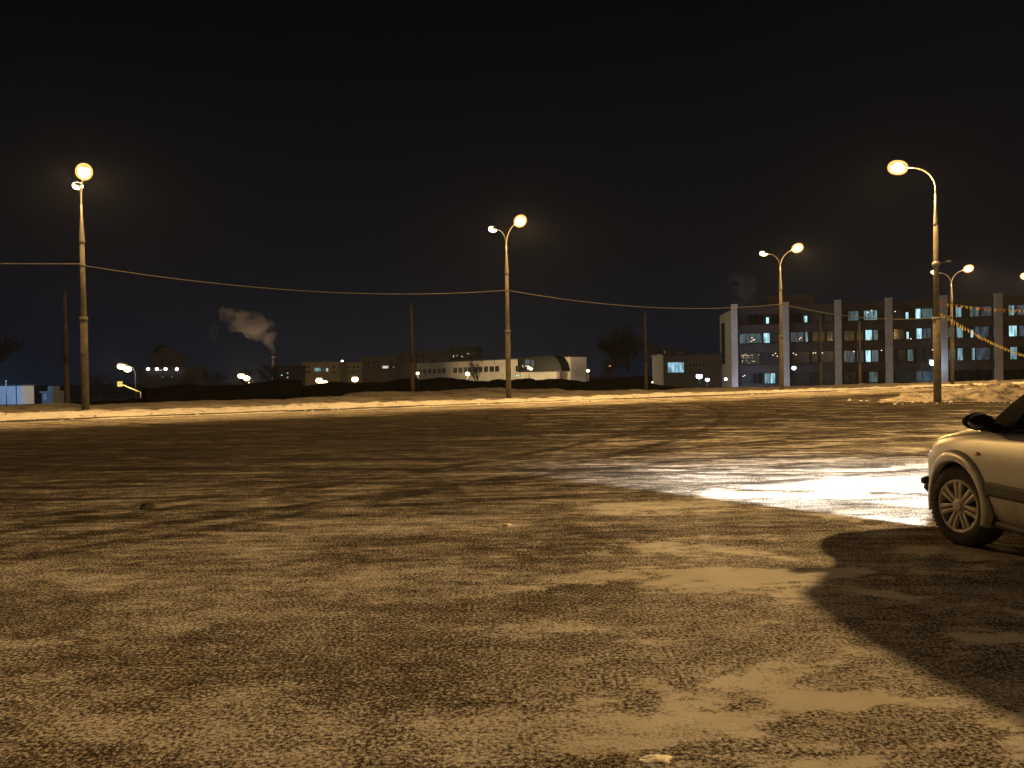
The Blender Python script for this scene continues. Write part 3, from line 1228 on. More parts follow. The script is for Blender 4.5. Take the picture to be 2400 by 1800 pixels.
# lamps between the house and the building
def standing_lamp(u, v, y, label, r, mat, energy, col, group=None, arm=0.0, foot=-1.5, twin=False, radius=0.2, pole_r=0.06):
    p = at(u, v, y)
    root = thing('distant_lamp', label, 'lamp', (p.x, p.y, foot), 0, group)
    hz_ = p.z - foot
    pts = [(arm, 0, 0), (arm, 0, hz_ - 0.9), (arm * 0.85, 0, hz_ - 0.2), (arm * 0.5, 0, hz_ + 0.1), (r * 0.5, 0, hz_ + r * 0.9)] if arm else [(0, 0, 0), (0, 0, hz_ - r * 0.8)]
    mb = MB()
    mb.tube(pts, pole_r, 8)
    mb.build('pole', M_pole_grey if arm else M_pole_dark, root, True)
    mb = MB()
    mb.ellipsoid((0, 0.02, hz_ + r * 0.75), r * 1.1, r * 0.9, r * 0.35, 12, 6)
    mb.build('lamp_cap', M_pole_dark, root, True)
    mb = MB()
    mb.ellipsoid((0, 0, hz_), r, r, r * 0.8, 12, 8)
    mb.build('bulb', mat, root, True)
    if twin:
        mb = MB()
        mb.ellipsoid((r * 1.45, 0.3, hz_ - r * 0.75), r, r, r * 0.8, 12, 8)
        mb.build('bulb', mat, root, True)
    if energy:
        plain_light('lamp_light', Vector((p.x, p.y - 2.2, p.z + 0.1)), energy, col, radius)
    return root


standing_lamp(1639, 882, 112, 'larger of the two blue-white lamps below the grey house', 0.42, M_bulb_blue, 260, COLD, 'blue-white lamps by the grey house', twin=False)
standing_lamp(1658, 890, 110, 'smaller lower of the two blue-white lamps below the grey house', 0.28, M_bulb_blue, 120, COLD, 'blue-white lamps by the grey house')
standing_lamp(1529, 896, 110, 'tiny faint lamp low beside the bare post, left of the grey house', 0.09, M_bulb_white, 0, COLD, 'blue-white lamps by the grey house')

# long white building
wb, wA, we, wz = simple_house('white_building', 'long low white building with a row of dark windows', 978, 1337, 215, 845, M_white_wall, y1=165, depth=4.2)
WX = lambda u: along(wA, we, u)


def wzv(u, v):
    k = WX(u)
    y = (wA + we * k).y
    return at(u, v, y).z + 1.5


for (ua, ub) in ((982, 989), (992, 1000), (1004, 1011), (1015, 1022), (1026, 1034), (1037, 1045),
                 (1063, 1072), (1075, 1084), (1087, 1095), (1097, 1106), (1110, 1119), (1122, 1131), (1135, 1144), (1148, 1158), (1161, 1170), (1209, 1219)):
    um = (ua + ub) / 2
    k = (um - 978) / 200
    vt = 866 - 9 * min(1, k)
    vb = 877 - 6 * min(1, k)
    win(wb, WX(ua), WX(ub), wzv(um, vb), wzv(um, vt), -0.03, M_glass_dark, M_frame, True)
win(wb, WX(1209), WX(1219), wzv(1214, 883), wzv(1214, 878), -0.04, M_litg, M_frame, False)
win(wb, WX(1223), WX(1233), wzv(1228, 869), wzv(1228, 865.5), -0.04, M_litww, M_frame, False)
# dark glazed barrel hall in the middle
mb = MB()
xa, xb = WX(1233), WX(1336)
zt = wzv(1285, 835)
zl = wzv(1300, 871)
prof = [(xa, zl), (xa, zt - 0.3), (xa + 0.4, zt), (xa + (xb - xa) * 0.8, zt + 0.05), (xa + (xb - xa) * 0.9, zt - 0.5), (xa + (xb - xa) * 0.97, zt - 1.6), (xb, zl + 0.4), (xb, zl)]
nP = len(prof)
for yy in (-2.2, 3.8):
    mb.v += [Vector((x, yy, z)) for x, z in prof]
mb.f.append(tuple(range(nP)))
mb.f.append(tuple(range(2 * nP - 1, nP - 1, -1)))
for k in range(nP):
    j = (k + 1) % nP
    mb.f.append((k, j, nP + j, nP + k))
mb.build('glazed_hall', pmat('hall_glazing', (0.012, 0.012, 0.013), 0.35, var=0.3, spec=0.06), wb)
for (ua, ub, va, vb, m_) in ((1244, 1248, 861, 854, M_litww), (1251, 1261, 860, 855, M_litww), (1251, 1262, 853, 842, M_lit1), (1264, 1272, 860, 843, M_lit1), (1255, 1258, 868, 861, M_lit2)):
    k = WX((ua + ub) / 2)
    y = (wA + we * k).y - 2.2
    win(wb, WX(ua), WX(ub), at(ua, va, y).z + 1.5, at(ua, vb, y).z + 1.5, -2.24, m_, M_frame_dark, False)
mb = MB()
mb.box(WX(1248), WX(1332), -3.0, -2.25, 0, zl - 0.05)
mb.build('front_wall', M_white_wall, wb)
mb = MB()
for u in (985, 1011, 1036, 1060, 1073, 1106, 1132, 1159):
    mb.tube([(WX(u), -0.05, wz - 0.9), (WX(u), -0.05, wz + 0.3)], 0.06, 6)
mb.build('downpipe', M_frame_dark, wb)

# lamps in front of it
LG = 'street lamps scattered among the far buildings'
standing_lamp(979, 875, 175, 'small lamp at the left end of the long white building', 0.34, M_bulb_warm, 8000, (1, 0.7, 0.35), LG)
standing_lamp(1096, 876, 150, 'round warm lamp in front of the window row of the white building', 0.42, M_bulb_warm, 14000, (1, 0.72, 0.36), LG)
standing_lamp(1240, 862, 140, 'lamp with two bulbs one above the other before the glazed hall', 0.25, M_bulb_warm, 2600, (1, 0.72, 0.36), LG, twin=True)
standing_lamp(1378, 869, 150, 'lone lamp just right of the white building end block', 0.3, M_bulb_warm, 2500, (1, 0.72, 0.36), LG)
standing_lamp(1429, 858, 210, 'small high lamp left of the dark tree, right of the white building', 0.3, M_bulb_orange, 0, SODIUM, LG)
standing_lamp(986, 907, 120, 'tiny low lamp seen through the hedge beside the bare post', 0.10, M_bulb_orange, 0, SODIUM, LG)
standing_lamp(748, 892, 125, 'lamp with two merged bulbs in front of the tan block of flats', 0.50, M_bulb_warm, 4000, (1, 0.72, 0.36), LG, twin=True)
standing_lamp(832, 889, 130, 'single round lamp at the right of the tan block of flats', 0.52, M_bulb_warm, 3500, (1, 0.72, 0.36), LG)
standing_lamp(565, 881, 115, 'lamp with two bulbs on a bent pole below the smoke plume', 0.46, M_bulb_warm, 350, (1, 0.72, 0.36), LG, arm=1.6, twin=True)
standing_lamp(284, 859, 112, 'lamp with two bulbs on a bent pole above the lit arm sign', 0.50, M_bulb_warm, 2500, (1, 0.72, 0.36), LG, arm=1.9, twin=True)
standing_lamp(509, 908, 150, 'pair of small orange lamps low above the hedge, left of the smoke plume', 0.2, M_bulb_orange, 0, SODIUM, LG, twin=True)
standing_lamp(492, 913, 150, 'faint tiny lamp left of the small orange pair', 0.12, M_bulb_orange, 0, SODIUM, LG)
standing_lamp(613, 904, 160, 'tiny warm light low left of the column of small windows', 0.14, M_bulb_warm, 0, SODIUM, LG)

# flats
def flats(label, u0, u1, y, vtop, mat, wins, y1=None, depth=12, wm_=None):
    root, A_, e_, zt_ = simple_house('apartment_block', label, u0, u1, y, vtop, mat, y1=y1, depth=depth, group='blocks of flats on the skyline', roofmat=mat)
    for (ua, ub, va, vb, m_) in wins:
        xa, xb = along(A_, e_, ua), along(A_, e_, ub)
        yy = (A_ + e_ * ((xa + xb) / 2)).y
        win(root, xa, xb, at(ua, vb, yy).z + 1.5, at(ua, va, yy).z + 1.5, -0.03, m_, M_frame_dark, False, 0.08)
    return root, A_, e_, zt_


def dark_grid(us, vs, w, h, m_=None):
    return [(u, u + w, v, v + h, m_ or M_glass_dark) for u in us for v in vs]


flats('tan block of flats with a pale lit window beside a yellow one', 708, 796, 250, 850, M_tan_wall,
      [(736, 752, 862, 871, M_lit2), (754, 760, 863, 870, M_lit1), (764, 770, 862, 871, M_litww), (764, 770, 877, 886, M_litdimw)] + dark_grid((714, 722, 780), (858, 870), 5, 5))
flats('tan stepped block of flats behind two round lamps, white light on its roof', 797, 848, 262, 851, M_tan_wall,
      [(803, 808, 859.5, 862.5, M_litww), (794.5, 799, 866, 868, M_litww), (803, 808, 873, 876, M_litww), (793, 797, 879, 881, M_litww)] + dark_grid((816, 826, 836), (858, 869), 5, 5))
flats('brown block of flats with a bright triple window, behind the first bare post', 845, 930, 290, 838, M_brown_wall,
      [(895, 911, 857, 864, M_litww), (921, 924, 858, 863, M_lit2)] + dark_grid((852, 862, 874, 884, 915), (846, 858), 5, 5))
flats('brown upper block of flats with a stepped top over the white building', 932, 1052, 320, 824, M_brown_wall,
      [(996, 1001, 847, 849, M_lit1), (951, 954, 852, 855, M_lit1)] + dark_grid((940, 960, 975, 990, 1015, 1035), (832, 843), 6, 5))
flats('tall dark brown block with four small lights, left of the middle lamp pole', 1052, 1128, 335, 814, M_dark_wall,
      [(1062, 1065, 832, 838, M_litww), (1070, 1073, 832, 835, M_litww), (1081, 1086, 834, 837, M_litww), (1095, 1100, 828, 830.5, M_litww)] + dark_grid((1058, 1075, 1090, 1110), (820, 842), 6, 5))
flats('dark slim block with a column of tiny white windows, left of the tan flats', 640, 690, 230, 858, M_dark_wall,
      [(657, 663, 878, 881, M_lit3), (657, 663, 889, 892, M_lit3), (671, 676, 873, 876, M_lit3), (671, 676, 883, 886, M_lit3), (672, 677, 893.5, 896.5, M_lit3), (657, 661, 900, 902, M_lit2),
       (644, 648, 879, 881, M_lit1)])
# left tower with the four white lamps
lt, tA, te, tz = flats('dark tower on the left crowned with bumps, four white lamps on its front', 330, 436, 180, 862, M_dark_wall,
                       [(371, 381, 866, 869.5, M_litww), (376, 384, 881, 886, M_lit1), (400.5, 406.5, 880.5, 885.5, M_lit1)])
mb = MB()
xa = along(tA, te, 345)
xb = along(tA, te, 398)
mb.box(xa, xb, 1, 9, tz + 0.25, tz + 3.2)
mb.lathe([(2.1, tz + 3.2), (2.0, tz + 4.0), (1.5, tz + 4.8), (0.05, tz + 5.2)], (xa + 2.0, 4, 0), 16)
mb.build('roof_tower', M_dark_wall, lt)
for k, u in enumerate((347, 367.5, 388, 414.5)):
    p = at(u, 865, 179.2)
    r_ = thing('facade_lamp', ['leftmost of the four white lamps on the dark tower', 'second from left of the four white lamps on the dark tower',
                               'third from left of the four white lamps on the dark tower', 'rightmost of the four white lamps on the dark tower'][k], 'lamp', p, 0,
               'white lamps on the dark tower')
    mb = MB()
    mb.ellipsoid((0, 0, 0), 0.33, 0.2, 0.3, 12, 8)
    mb.build('bulb', M_bulb_white, r_, True)
    mb = MB()
    mb.box(-0.3, 0.3, 0.2, 0.72, -0.1, 0.4)
    mb.build('housing', M_housing, r_)
# white light on the tan roof
p = at(802, 846.5, 262)
r_ = thing('roof_lamp', 'single white lamp on the roof of the tan stepped flats', 'lamp', p)
mb = MB()
mb.ellipsoid((0, 0, 0), 0.36, 0.3, 0.34, 12, 8)
mb.build('bulb', M_bulb_white, r_, True)
mb = MB()
mb.tube([(0, 0.3, -0.9), (0, 0.3, 0.2)], 0.08, 6)
mb.build('pole', M_housing, r_)

# pale shed lit by a cold lamp at the far left
sh, sA, se, sz = simple_house('metal_shed', 'pale blue lit metal shed at the left edge of the photo', -60, 50, 118, 905, M_sheet_blue, depth=3)
SX = lambda u: along(sA, se, u)
mb = MB()
for k in range(36):
    xx = SX(-60) + (SX(50) - SX(-60)) * (k + 0.5) / 36
    mb.box(xx - 0.03, xx + 0.03, -0.05, 0.0, 0.05, sz - 0.05)
mb.build('cladding_ribs', M_sheet_blue, sh)
mb = MB()
mb.box(SX(36.5), SX(38.5), -0.09, 0.0, 0.0, sz)
mb.build('downpipe', M_frame_dark, sh)
p = at(14, 900, 112)
standing_lamp(14, 893, 108, 'cold lamp in front of the pale metal shed', 0.10, emat('shed_bulb', (0.45, 0.65, 1.0), 0.6), 4200, (0.26, 0.52, 1.0), LG, foot=-1.5)
# pale kiosk beside it
ks, kA, ke, kz = simple_house('kiosk', 'small grey kiosk between the pale shed and the bare post', 97, 122, 112, 921, M_roof, depth=3)
mb = MB()
mb.box(along(kA, ke, 108), along(kA, ke, 120), 0.3, 2.0, kz + 0.25, kz + 0.9)
mb.build('roof_box', M_roof, ks)
mb = MB()
mb.box(along(kA, ke, 101), along(kA, ke, 108), -0.05, 0.0, 0.7, 1.6)
mb.build('shutter', M_frame_dark, ks)

# crossing sign on its arm (far left)
M_sign_y = emat('sign_glow', (1.0, 0.72, 0.12), 0.85)
M_sign_w = emat('sign_field', (1.0, 0.86, 0.45), 1.2)
M_yarm = pmat('yellow_arm', (0.8, 0.65, 0.22), 0.5, var=0.1)
yS = 112.6
a = at(281, 900, yS)
b2 = at(330, 920, yS - 1.5)
sg = thing('crossing_sign', 'lit yellow pedestrian crossing sign at the end of a slanting arm', 'sign', (b2.x, b2.y, -1.5))
o_ = Vector((b2.x, b2.y, -1.5))
mb = MB()
mb.tube([(0, 0, 0), b2 - o_], 0.09, 8)
mb.build('pole', M_galv, sg, True)
mb = MB()
mb.tube([a - o_ + Vector((0.3, 0.05, -0.1)), b2 - o_], [0.06, 0.11], 8)
mb.build('arm', M_yarm, sg, True)
c_ = a - o_
mb = MB()
mb.box(c_.x - 0.34, c_.x + 0.34, c_.y - 0.05, c_.y + 0.05, c_.z - 0.36, c_.z + 0.36)
bo = mb.build('sign_box', M_sign_y, sg)
mb = MB()
mb.tri((c_.x - 0.26, c_.y - 0.056, c_.z - 0.26), (c_.x + 0.26, c_.y - 0.056, c_.z - 0.26), (c_.x + 0.0, c_.y - 0.056, c_.z + 0.28))
mb.build('sign_triangle', M_sign_w, bo)
mb = MB()
mb.box(c_.x - 0.03, c_.x + 0.04, c_.y - 0.066, c_.y - 0.06, c_.z - 0.05, c_.z + 0.1)
mb.ellipsoid((c_.x, c_.y - 0.062, c_.z + 0.14), 0.035, 0.005, 0.04, 8, 6)
mb.quad((c_.x - 0.02, c_.y - 0.062, c_.z - 0.05), (c_.x + 0.02, c_.y - 0.062, c_.z - 0.05), (c_.x - 0.08, c_.y - 0.062, c_.z - 0.24), (c_.x - 0.12, c_.y - 0.062, c_.z - 0.24))
mb.quad((c_.x + 0.0, c_.y - 0.062, c_.z - 0.05), (c_.x + 0.04, c_.y - 0.062, c_.z - 0.05), (c_.x + 0.12, c_.y - 0.062, c_.z - 0.24), (c_.x + 0.08, c_.y - 0.062, c_.z - 0.24))
mb.build('walking_figure', M_roof, bo)

# chimney of the boiler house
ch = at(643, 834, 400)
cm = thing('chimney', 'thin dark chimney under the big smoke plume', 'chimney', (ch.x, 400, -1.5))
mb = MB()
mb.tube([(0, 0, 0), (0, 0, ch.z + 1.5)], [1.6, 1.1], 16)
mb.build('shaft', M_dark_wall, cm, True)
mb = MB()
mb.tube([(0, 0, ch.z + 0.5), (0, 0, ch.z + 1.6)], 1.3, 16)
mb.build('rim', M_roof, cm, True)


fl_r = MB()
fl_r.tube([(-9, -11, 0), (-9, -11, 1.5)], 0.1, 6)
fl_o = fl_r.build('plume_fill_lamp', M_pole_dark, cm, True)  # added lamp, hidden from view, put in to brighten the smoke plume
fl_r = MB()
fl_r.ellipsoid((-9, -11, 1.7), 0.25, 0.25, 0.2, 10, 6)
fl_r.build('bulb', M_bulb_warm, fl_o, True)
plain_light('plume_fill_light', (ch.x - 9, 386.5, 0.6), 30000, (1.0, 0.70, 0.46), 0.4)  # added fill light for the smoke plume


# smoke
def smoke_mat(name, dens, scale, col):
    m = bpy.data.materials.new(name)
    nt, N, L = nodes_of(m)
    N.remove(N['Principled BSDF'])
    v = N.new('ShaderNodeVolumePrincipled')
    v.inputs['Color'].default_value = (*col, 1)
    v.inputs['Anisotropy'].default_value = 0.0
    tc = N.new('ShaderNodeTexCoord')
    n = N.new('ShaderNodeTexNoise')
    n.inputs['Scale'].default_value = scale
    n.inputs['Detail'].default_value = 4
    n.inputs['Roughness'].default_value = 0.6
    L.new(tc.outputs['Object'], n.inputs['Vector'])
    mr = N.new('ShaderNodeMapRange')
    mr.inputs['From Min'].default_value = 0.40
    mr.inputs['From Max'].default_value = 0.66
    mr.inputs['To Max'].default_value = dens
    L.new(n.outputs['Fac'], mr.inputs['Value'])
    L.new(mr.outputs[0], v.inputs['Density'])
    L.new(v.outputs[0], N['Material Output'].inputs['Volume'])
    return m


def plume(name, pts, label, mat, seed):
    """pts: (u, v, radius px, y)"""
    o3 = [at(u, v, y) for (u, v, r, y) in pts]
    o0 = o3[0]
    mb = MB()
    n = 20
    # resample
    P_, Rr = [], []
    for k in range(len(pts) - 1):
        for q in range(8):
            t = q / 8
            P_.append(o3[k].lerp(o3[k + 1], t) - o0)
            Rr.append((pts[k][2] * (1 - t) + pts[k + 1][2] * t) * pts[k][3] / F)
    mb.tube(P_, Rr, n)
    for i, p in enumerate(mb.v):
        k = min(i // n, len(P_) - 1)
        d = p - P_[k]
        f = 1 + 0.55 * mnoise.fractal(Vector((p.x * 0.13 + seed, p.y * 0.13, p.z * 0.13)), 1.0, 2.0, 4)
        mb.v[i] = P_[k] + d * max(0.3, f)
    o = mb.build(name, mat, None, True)
    o.location = o0
    return tag(o, label, 'smoke')


SM = smoke_mat('smoke', 0.17, 0.12, (0.92, 0.82, 0.72))
SM2 = smoke_mat('thin_smoke', 0.05, 0.12, (0.92, 0.86, 0.8))
plume('smoke_plume', [(643, 829, 3, 400), (634, 808, 13, 400), (618, 775, 28, 402), (588, 762, 32, 404), (556, 750, 24, 406), (530, 732, 17, 408), (516, 722, 7, 409)],
      'big brownish smoke plume drifting left from the chimney', SM, 1.0)
plume('smoke_wisp', [(505, 806, 3, 420), (497, 790, 12, 420), (500, 772, 10, 420), (508, 758, 5, 420)], 'faint wisp of smoke left of the big plume', SM2, 5.0)
plume('smoke_puff', [(345, 802, 3, 380), (338, 792, 6, 380), (324, 780, 6, 380), (312, 774, 3, 380)], 'small slanting smoke puff over the dark tower at the left', SM2, 9.0)
plain_light('steam_fill_light', at(1752, 700, 150), 700, (1.0, 0.7, 0.45), 0.2)  # added light without a visible source, brightens the roof steam
SM3 = smoke_mat('thin_roof_steam', 0.035, 0.22, (0.92, 0.84, 0.78))
plume('roof_steam', [(1750, 712, 16, 155), (1744, 700, 24, 155), (1737, 684, 30, 155), (1744, 668, 32, 155), (1728, 652, 27, 155), (1734, 638, 20, 155), (1722, 628, 6, 155)], 'pale steam rising over the left end of the four-storey building', SM3, 3.0)


# ------------------------------------------------------------------ hedges and bare trees
def hedge(pa, pb, za, zb_, label, width=2.2, seed=0):
    pa, pb = Vector(pa), Vector(pb)
    d = (pb - pa)
    ln = d.length
    d.normalize()
    nrm = Vector((-d.y, d.x, 0))
    root = thing('hedge', label, 'hedge', pa, 0, 'dark hedges behind the verge')
    mb = MB()
    n = int(ln / 0.5)
    for i in range(n + 1):
        s_ = ln * i / n
        zt_ = za + (zb_ - za) * i / n + 0.28 * fbm(s_, seed, 0.25, 4) + 0.1 * nz(s_, seed, 0, 2.0)
        c = d * s_
        w = width * (0.8 + 0.25 * nz(s_, seed + 5, 0, 0.4)) / 2
        for (k, zz) in ((-1, -1.5), (-1.05, -0.2), (-0.85, zt_ - 0.35), (-0.3, zt_), (0.3, zt_), (0.85, zt_ - 0.35), (1, -1.5)):
            mb.v.append(c + nrm * w * k + Vector((0, 0, zz)))
    for i in range(n):
        for k in range(6):
            a_ = i * 7 + k
            mb.f.append((a_, a_ + 1, a_ + 8, a_ + 7))
    mb.build('thicket', M_hedge, root)
    tw = MB()
    rnd = random.Random(seed + 3)
    for i in range(int(ln * 26)):
        s_ = rnd.uniform(0, ln)
        zt_ = za + (zb_ - za) * s_ / ln + 0.28 * fbm(s_, seed, 0.25, 4)
        side = rnd.choice((-1, 1, 0))
        base = d * s_ + nrm * (side * width * 0.45 + rnd.uniform(-0.3, 0.3)) + Vector((0, 0, (zt_ - 0.3) if side == 0 else rnd.uniform(-1.2, zt_ - 0.3)))
        dirv = Vector((rnd.gauss(0, 0.4), rnd.gauss(0, 0.4), rnd.uniform(0.3, 1.0))).normalized() * rnd.uniform(0.3, 0.65)
        wv = Vector((rnd.gauss(0, 1), rnd.gauss(0, 1), 0)).normalized() * 0.025
        tw.tri(base - wv, base + wv, base + dirv)
    tw.build('twigs', M_hedge, root)
    return root


def hp_(u, off):
    """a point of the hedge line: `off` metres beyond the lamp row on the sight line u"""
    m = ray(u, 880).x
    o = P0 + T * off
    k = (m * o.y - o.x) / (E.x - m * E.y)
    p = o + E * k
    return (p.x, p.y, 0)


hedge(hp_(60, 20), hp_(330, 20), -0.1, 0.55, 'low dark hedge at the left behind the leftmost lamp pole', seed=1)
hedge(hp_(335, 20), hp_(700, 20), 1.10, 1.38, 'dark hedge left of centre under the smoke plume', seed=2)
hedge(hp_(705, 21), hp_(975, 21), 1.05, 1.35, 'dark hedge in front of the tan blocks of flats', seed=3)
hedge(hp_(980, 22), hp_(1250, 22), 1.30, 1.05, 'dark hedge in front of the long white building', seed=4)
hedge(hp_(1255, 22), hp_(1500, 22), 0.95, 0.95, 'dark hedge right of the white building under the dark tree', seed=5)
hedge(hp_(1506, 22), hp_(1725, 21), 0.35, -0.2, 'low dark hedge in front of the grey house', seed=6)


def bare_tree(loc, h, label, seed, spread=0.55, twigs=1600, group='bare winter trees', crown_w=0.4):
    rnd = random.Random(seed)
    root = thing('bare_tree', label, 'tree', loc, 0, group)
    tr = MB()
    tips = []

    def grow(p, d, ln, r, lv):
        q = p + d * ln * 0.5 + Vector((rnd.gauss(0, .03), rnd.gauss(0, .03), 0)) * ln
        e2 = q + (d + Vector((rnd.gauss(0, .1), rnd.gauss(0, .1), 0.05))).normalized() * ln * 0.5
        tr.tube([p, q, e2], [r, r * 0.85, r * 0.68], 6 if lv < 2 else 4, cap=False)
        tips.append((q, d, lv))
        tips.append((e2, d, lv))
        if lv >= 4:
            return
        for k in range(rnd.choice((3, 3, 4)) if lv > 0 else 5):
            ang = rnd.uniform(0, 2 * PI)
            tilt = rnd.uniform(0.35, 0.85) * (spread / 0.55)
            ax = Vector((math.cos(ang), math.sin(ang), 0))
            nd = (d * math.cos(tilt) + ax * math.sin(tilt) + Vector((0, 0, 0.12))).normalized()
            st_ = e2 if rnd.random() < 0.6 else q
            grow(st_, nd, ln * rnd.uniform(0.6, 0.8), r * 0.55, lv + 1)
    grow(Vector((0, 0, 0)), Vector((0, 0, 1)), h * 0.33, h * 0.018, 0)
    tr.build('trunk', M_twig, root)
    cr = MB()
    tt = [t for t in tips if t[2] >= 2]
    for i in range(twigs):
        p, d, lv = rnd.choice(tt)
        dv = (d * 0.5 + Vector((rnd.gauss(0, .6), rnd.gauss(0, .6), rnd.gauss(0.2, .5)))).normalized() * rnd.uniform(0.5, 1.3) * h / 10
        wv = Vector((rnd.gauss(0, 1), rnd.gauss(0, 1), rnd.gauss(0, 1))).normalized() * 0.018 * h / 10 * 2
        b0 = p + Vector((rnd.gauss(0, .2), rnd.gauss(0, .2), rnd.gauss(0, .2)))
        cr.tri(b0 - wv, b0 + wv, b0 + dv)
    cr.build('crown', M_twig, root)
    return root


def tp(u, y):
    return (ray(u, 880).x * y, y, -1.5)


bare_tree(tp(1475, 112), 9.8, 'large dark bare tree right of the white building beside the bare post', 11, 0.6, 3800)
bare_tree(tp(1438, 125), 5.8, 'smaller dark bare tree left of the large one, right of the white building', 12, 0.6, 2200)
bare_tree(tp(1555, 140), 9.0, 'bare tree rising behind the grey house', 13, 0.6, 1800)
bare_tree(tp(575, 190), 6.5, 'dark bare tree under the smoke plume, left one of the pair', 14, 0.7, 2400)
bare_tree(tp(632, 200), 8.0, 'dark bare tree under the chimney, right one of the pair', 15, 0.7, 2600)
bare_tree(tp(-20, 95), 10.5, 'dark bare tree at the left edge in front of the pale shed', 16, 0.6, 2400)
bare_tree(tp(505, 170), 6.0, 'dark bare tree between the tower and the smoke plume', 27, 0.7, 2200)
bare_tree(tp(452, 150), 5.0, 'dark low bare tree right of the dark tower with white lamps', 17, 0.7, 1800)
bare_tree(tp(232, 150), 6.0, 'dark bare tree between the leftmost lamp and the dark tower', 18, 0.7, 1800)
bare_tree(tp(1123, 128), 6.4, 'thin bare tree in front of the white building left of the middle lamp', 19, 0.35, 500)


# ------------------------------------------------------------------ the car
M_paint = pmat('dusty_silver_paint', (0.50, 0.505, 0.51), 0.36, 0.25, var=0.0, scale=2.2, dirt=(0.43, 0.425, 0.41), bump=0.04, bscale=60)
nt, N, L = nodes_of(M_paint)
b_ = N['Principled BSDF']
old = b_.inputs['Base Color'].links[0].from_socket
tc_ = N.new('ShaderNodeTexCoord')
sx_ = N.new('ShaderNodeSeparateXYZ')
L.new(tc_.outputs['Object'], sx_.inputs[0])
nz_ = N.new('ShaderNodeTexNoise')
nz_.inputs['Scale'].default_value = 7
nz_.inputs['Detail'].default_value = 7
L.new(tc_.outputs['Object'], nz_.inputs['Vector'])
ad_ = N.new('ShaderNodeMath')
ad_.operation = 'MULTIPLY_ADD'
L.new(nz_.outputs['Fac'], ad_.inputs[0])
ad_.inputs[1].default_value = -0.5
L.new(sx_.outputs[2], ad_.inputs[2])
mr_ = N.new('ShaderNodeMapRange')
mr_.inputs['From Min'].default_value = 0.42
mr_.inputs['From Max'].default_value = 0.02
mr_.inputs['To Max'].default_value = 0.8
L.new(ad_.outputs[0], mr_.inputs['Value'])
mx_ = N.new('ShaderNodeMix')
mx_.data_type = 'RGBA'
L.new(mr_.outputs[0], mx_.inputs['Factor'])
L.new(old, mx_.inputs[6])
mx_.inputs[7].default_value = (0.20, 0.175, 0.14, 1)      # road salt and grime thrown up by the wheels
L.new(mx_.outputs[2], b_.inputs['Base Color'])
M_plastic = pmat('black_trim', (0.025, 0.024, 0.022), 0.6, var=0.4, scale=6, bump=0.15, bscale=80)
M_pillar = pmat('black_pillar', (0.010, 0.010, 0.011), 0.6, var=0.2, spec=0.02)
M_tyre = pmat('dusty_tyre', (0.035, 0.032, 0.028), 0.9, var=0.5, scale=9, bump=0.4, bscale=60)
M_alloy = pmat('dusty_wheel_cover', (0.50, 0.47, 0.43), 0.55, 0.2, var=0.35, scale=12)
M_interior = pmat('dark_cabin', (0.02, 0.019, 0.018), 0.9, var=0.3)
M_lens = emat('headlamp_glow', (0.95, 0.97, 1.0), 18)
M_red = pmat('red_lens', (0.25, 0.01, 0.01), 0.2)
M_chrome = pmat('bright_metal', (0.6, 0.6, 0.6), 0.15, 1.0)


def glass_mat():
    m = bpy.data.materials.new('car_glass')
    nt, N, L = nodes_of(m)
    N.remove(N['Principled BSDF'])
    tr = N.new('ShaderNodeBsdfTransparent')
    tr.inputs['Color'].default_value = (0.52, 0.62, 0.45, 1)
    gl = N.new('ShaderNodeBsdfGlossy')
    gl.inputs['Roughness'].default_value = 0.03
    fr = N.new('ShaderNodeFresnel')
    fr.inputs['IOR'].default_value = 1.45
    mx = N.new('ShaderNodeMixShader')
    L.new(fr.outputs[0], mx.inputs[0])
    L.new(tr.outputs[0], mx.inputs[1])
    L.new(gl.outputs[0], mx.inputs[2])
    L.new(mx.outputs[0], N['Material Output'].inputs['Surface'])
    return m


M_cglass = glass_mat()
HEAD = math.atan2(0.997, -0.085)
f2 = Vector((math.cos(HEAD), math.sin(HEAD), 0))
l2 = Vector((-f2.y, f2.x, 0))
WC = Vector((3.755, 7.03, 0))                     # outer face of the front left wheel, on the ground
car_o = WC - f2 * 1.22 - l2 * 0.835
car = thing('parked_car', 'dusty silver hatchback with its headlights on, cut off by the right edge', 'car', car_o, HEAD)


def interp(tab, x):
    if x <= tab[0][0]:
        return tab[0][1]
    for (a, va), (b, vb) in zip(tab, tab[1:]):
        if x <= b:
            t = (x - a) / (b - a)
            return va + (vb - va) * t
    return tab[-1][1]


W_T = [(-2.0, .52), (-1.96, .64), (-1.88, .73), (-1.75, .785), (-1.5, .82), (-1.0, .84), (0, .845), (.8, .845), (1.25, .84), (1.5, .815), (1.68, .772), (1.82, .71), (1.92, .63), (1.99, .50), (2.02, .36)]
ZT = [(-2.0, .98), (-1.9, 1.06), (-1.2, 1.055), (0, 1.02), (.7, .99), (.98, .985), (1.25, .955), (1.5, .915), (1.7, .865), (1.85, .80), (1.95, .73), (2.02, .66)]
ZB = [(-2.0, .40), (-1.9, .30), (-1.5, .25), (1.5, .25), (1.85, .23), (2.02, .30)]


def section(x):
    w, zt, zb_ = interp(W_T, x), interp(ZT, x), interp(ZB, x)
    zs = [zb_, zb_ + .035, .34, .44, .54, .64, .74, zt - .09, zt - .035, zt]
    ys = [.90, .955, .975, .99, .998, 1.0, .995, .972, .945, .895]
    zz = []
    for i, z in enumerate(zs):
        zz.append(min(z, zt - .09 - .012 * (7 - i)) if 1 < i < 7 else z)
    return [(w * k, z) for k, z in zip(ys, zz)], w, zt


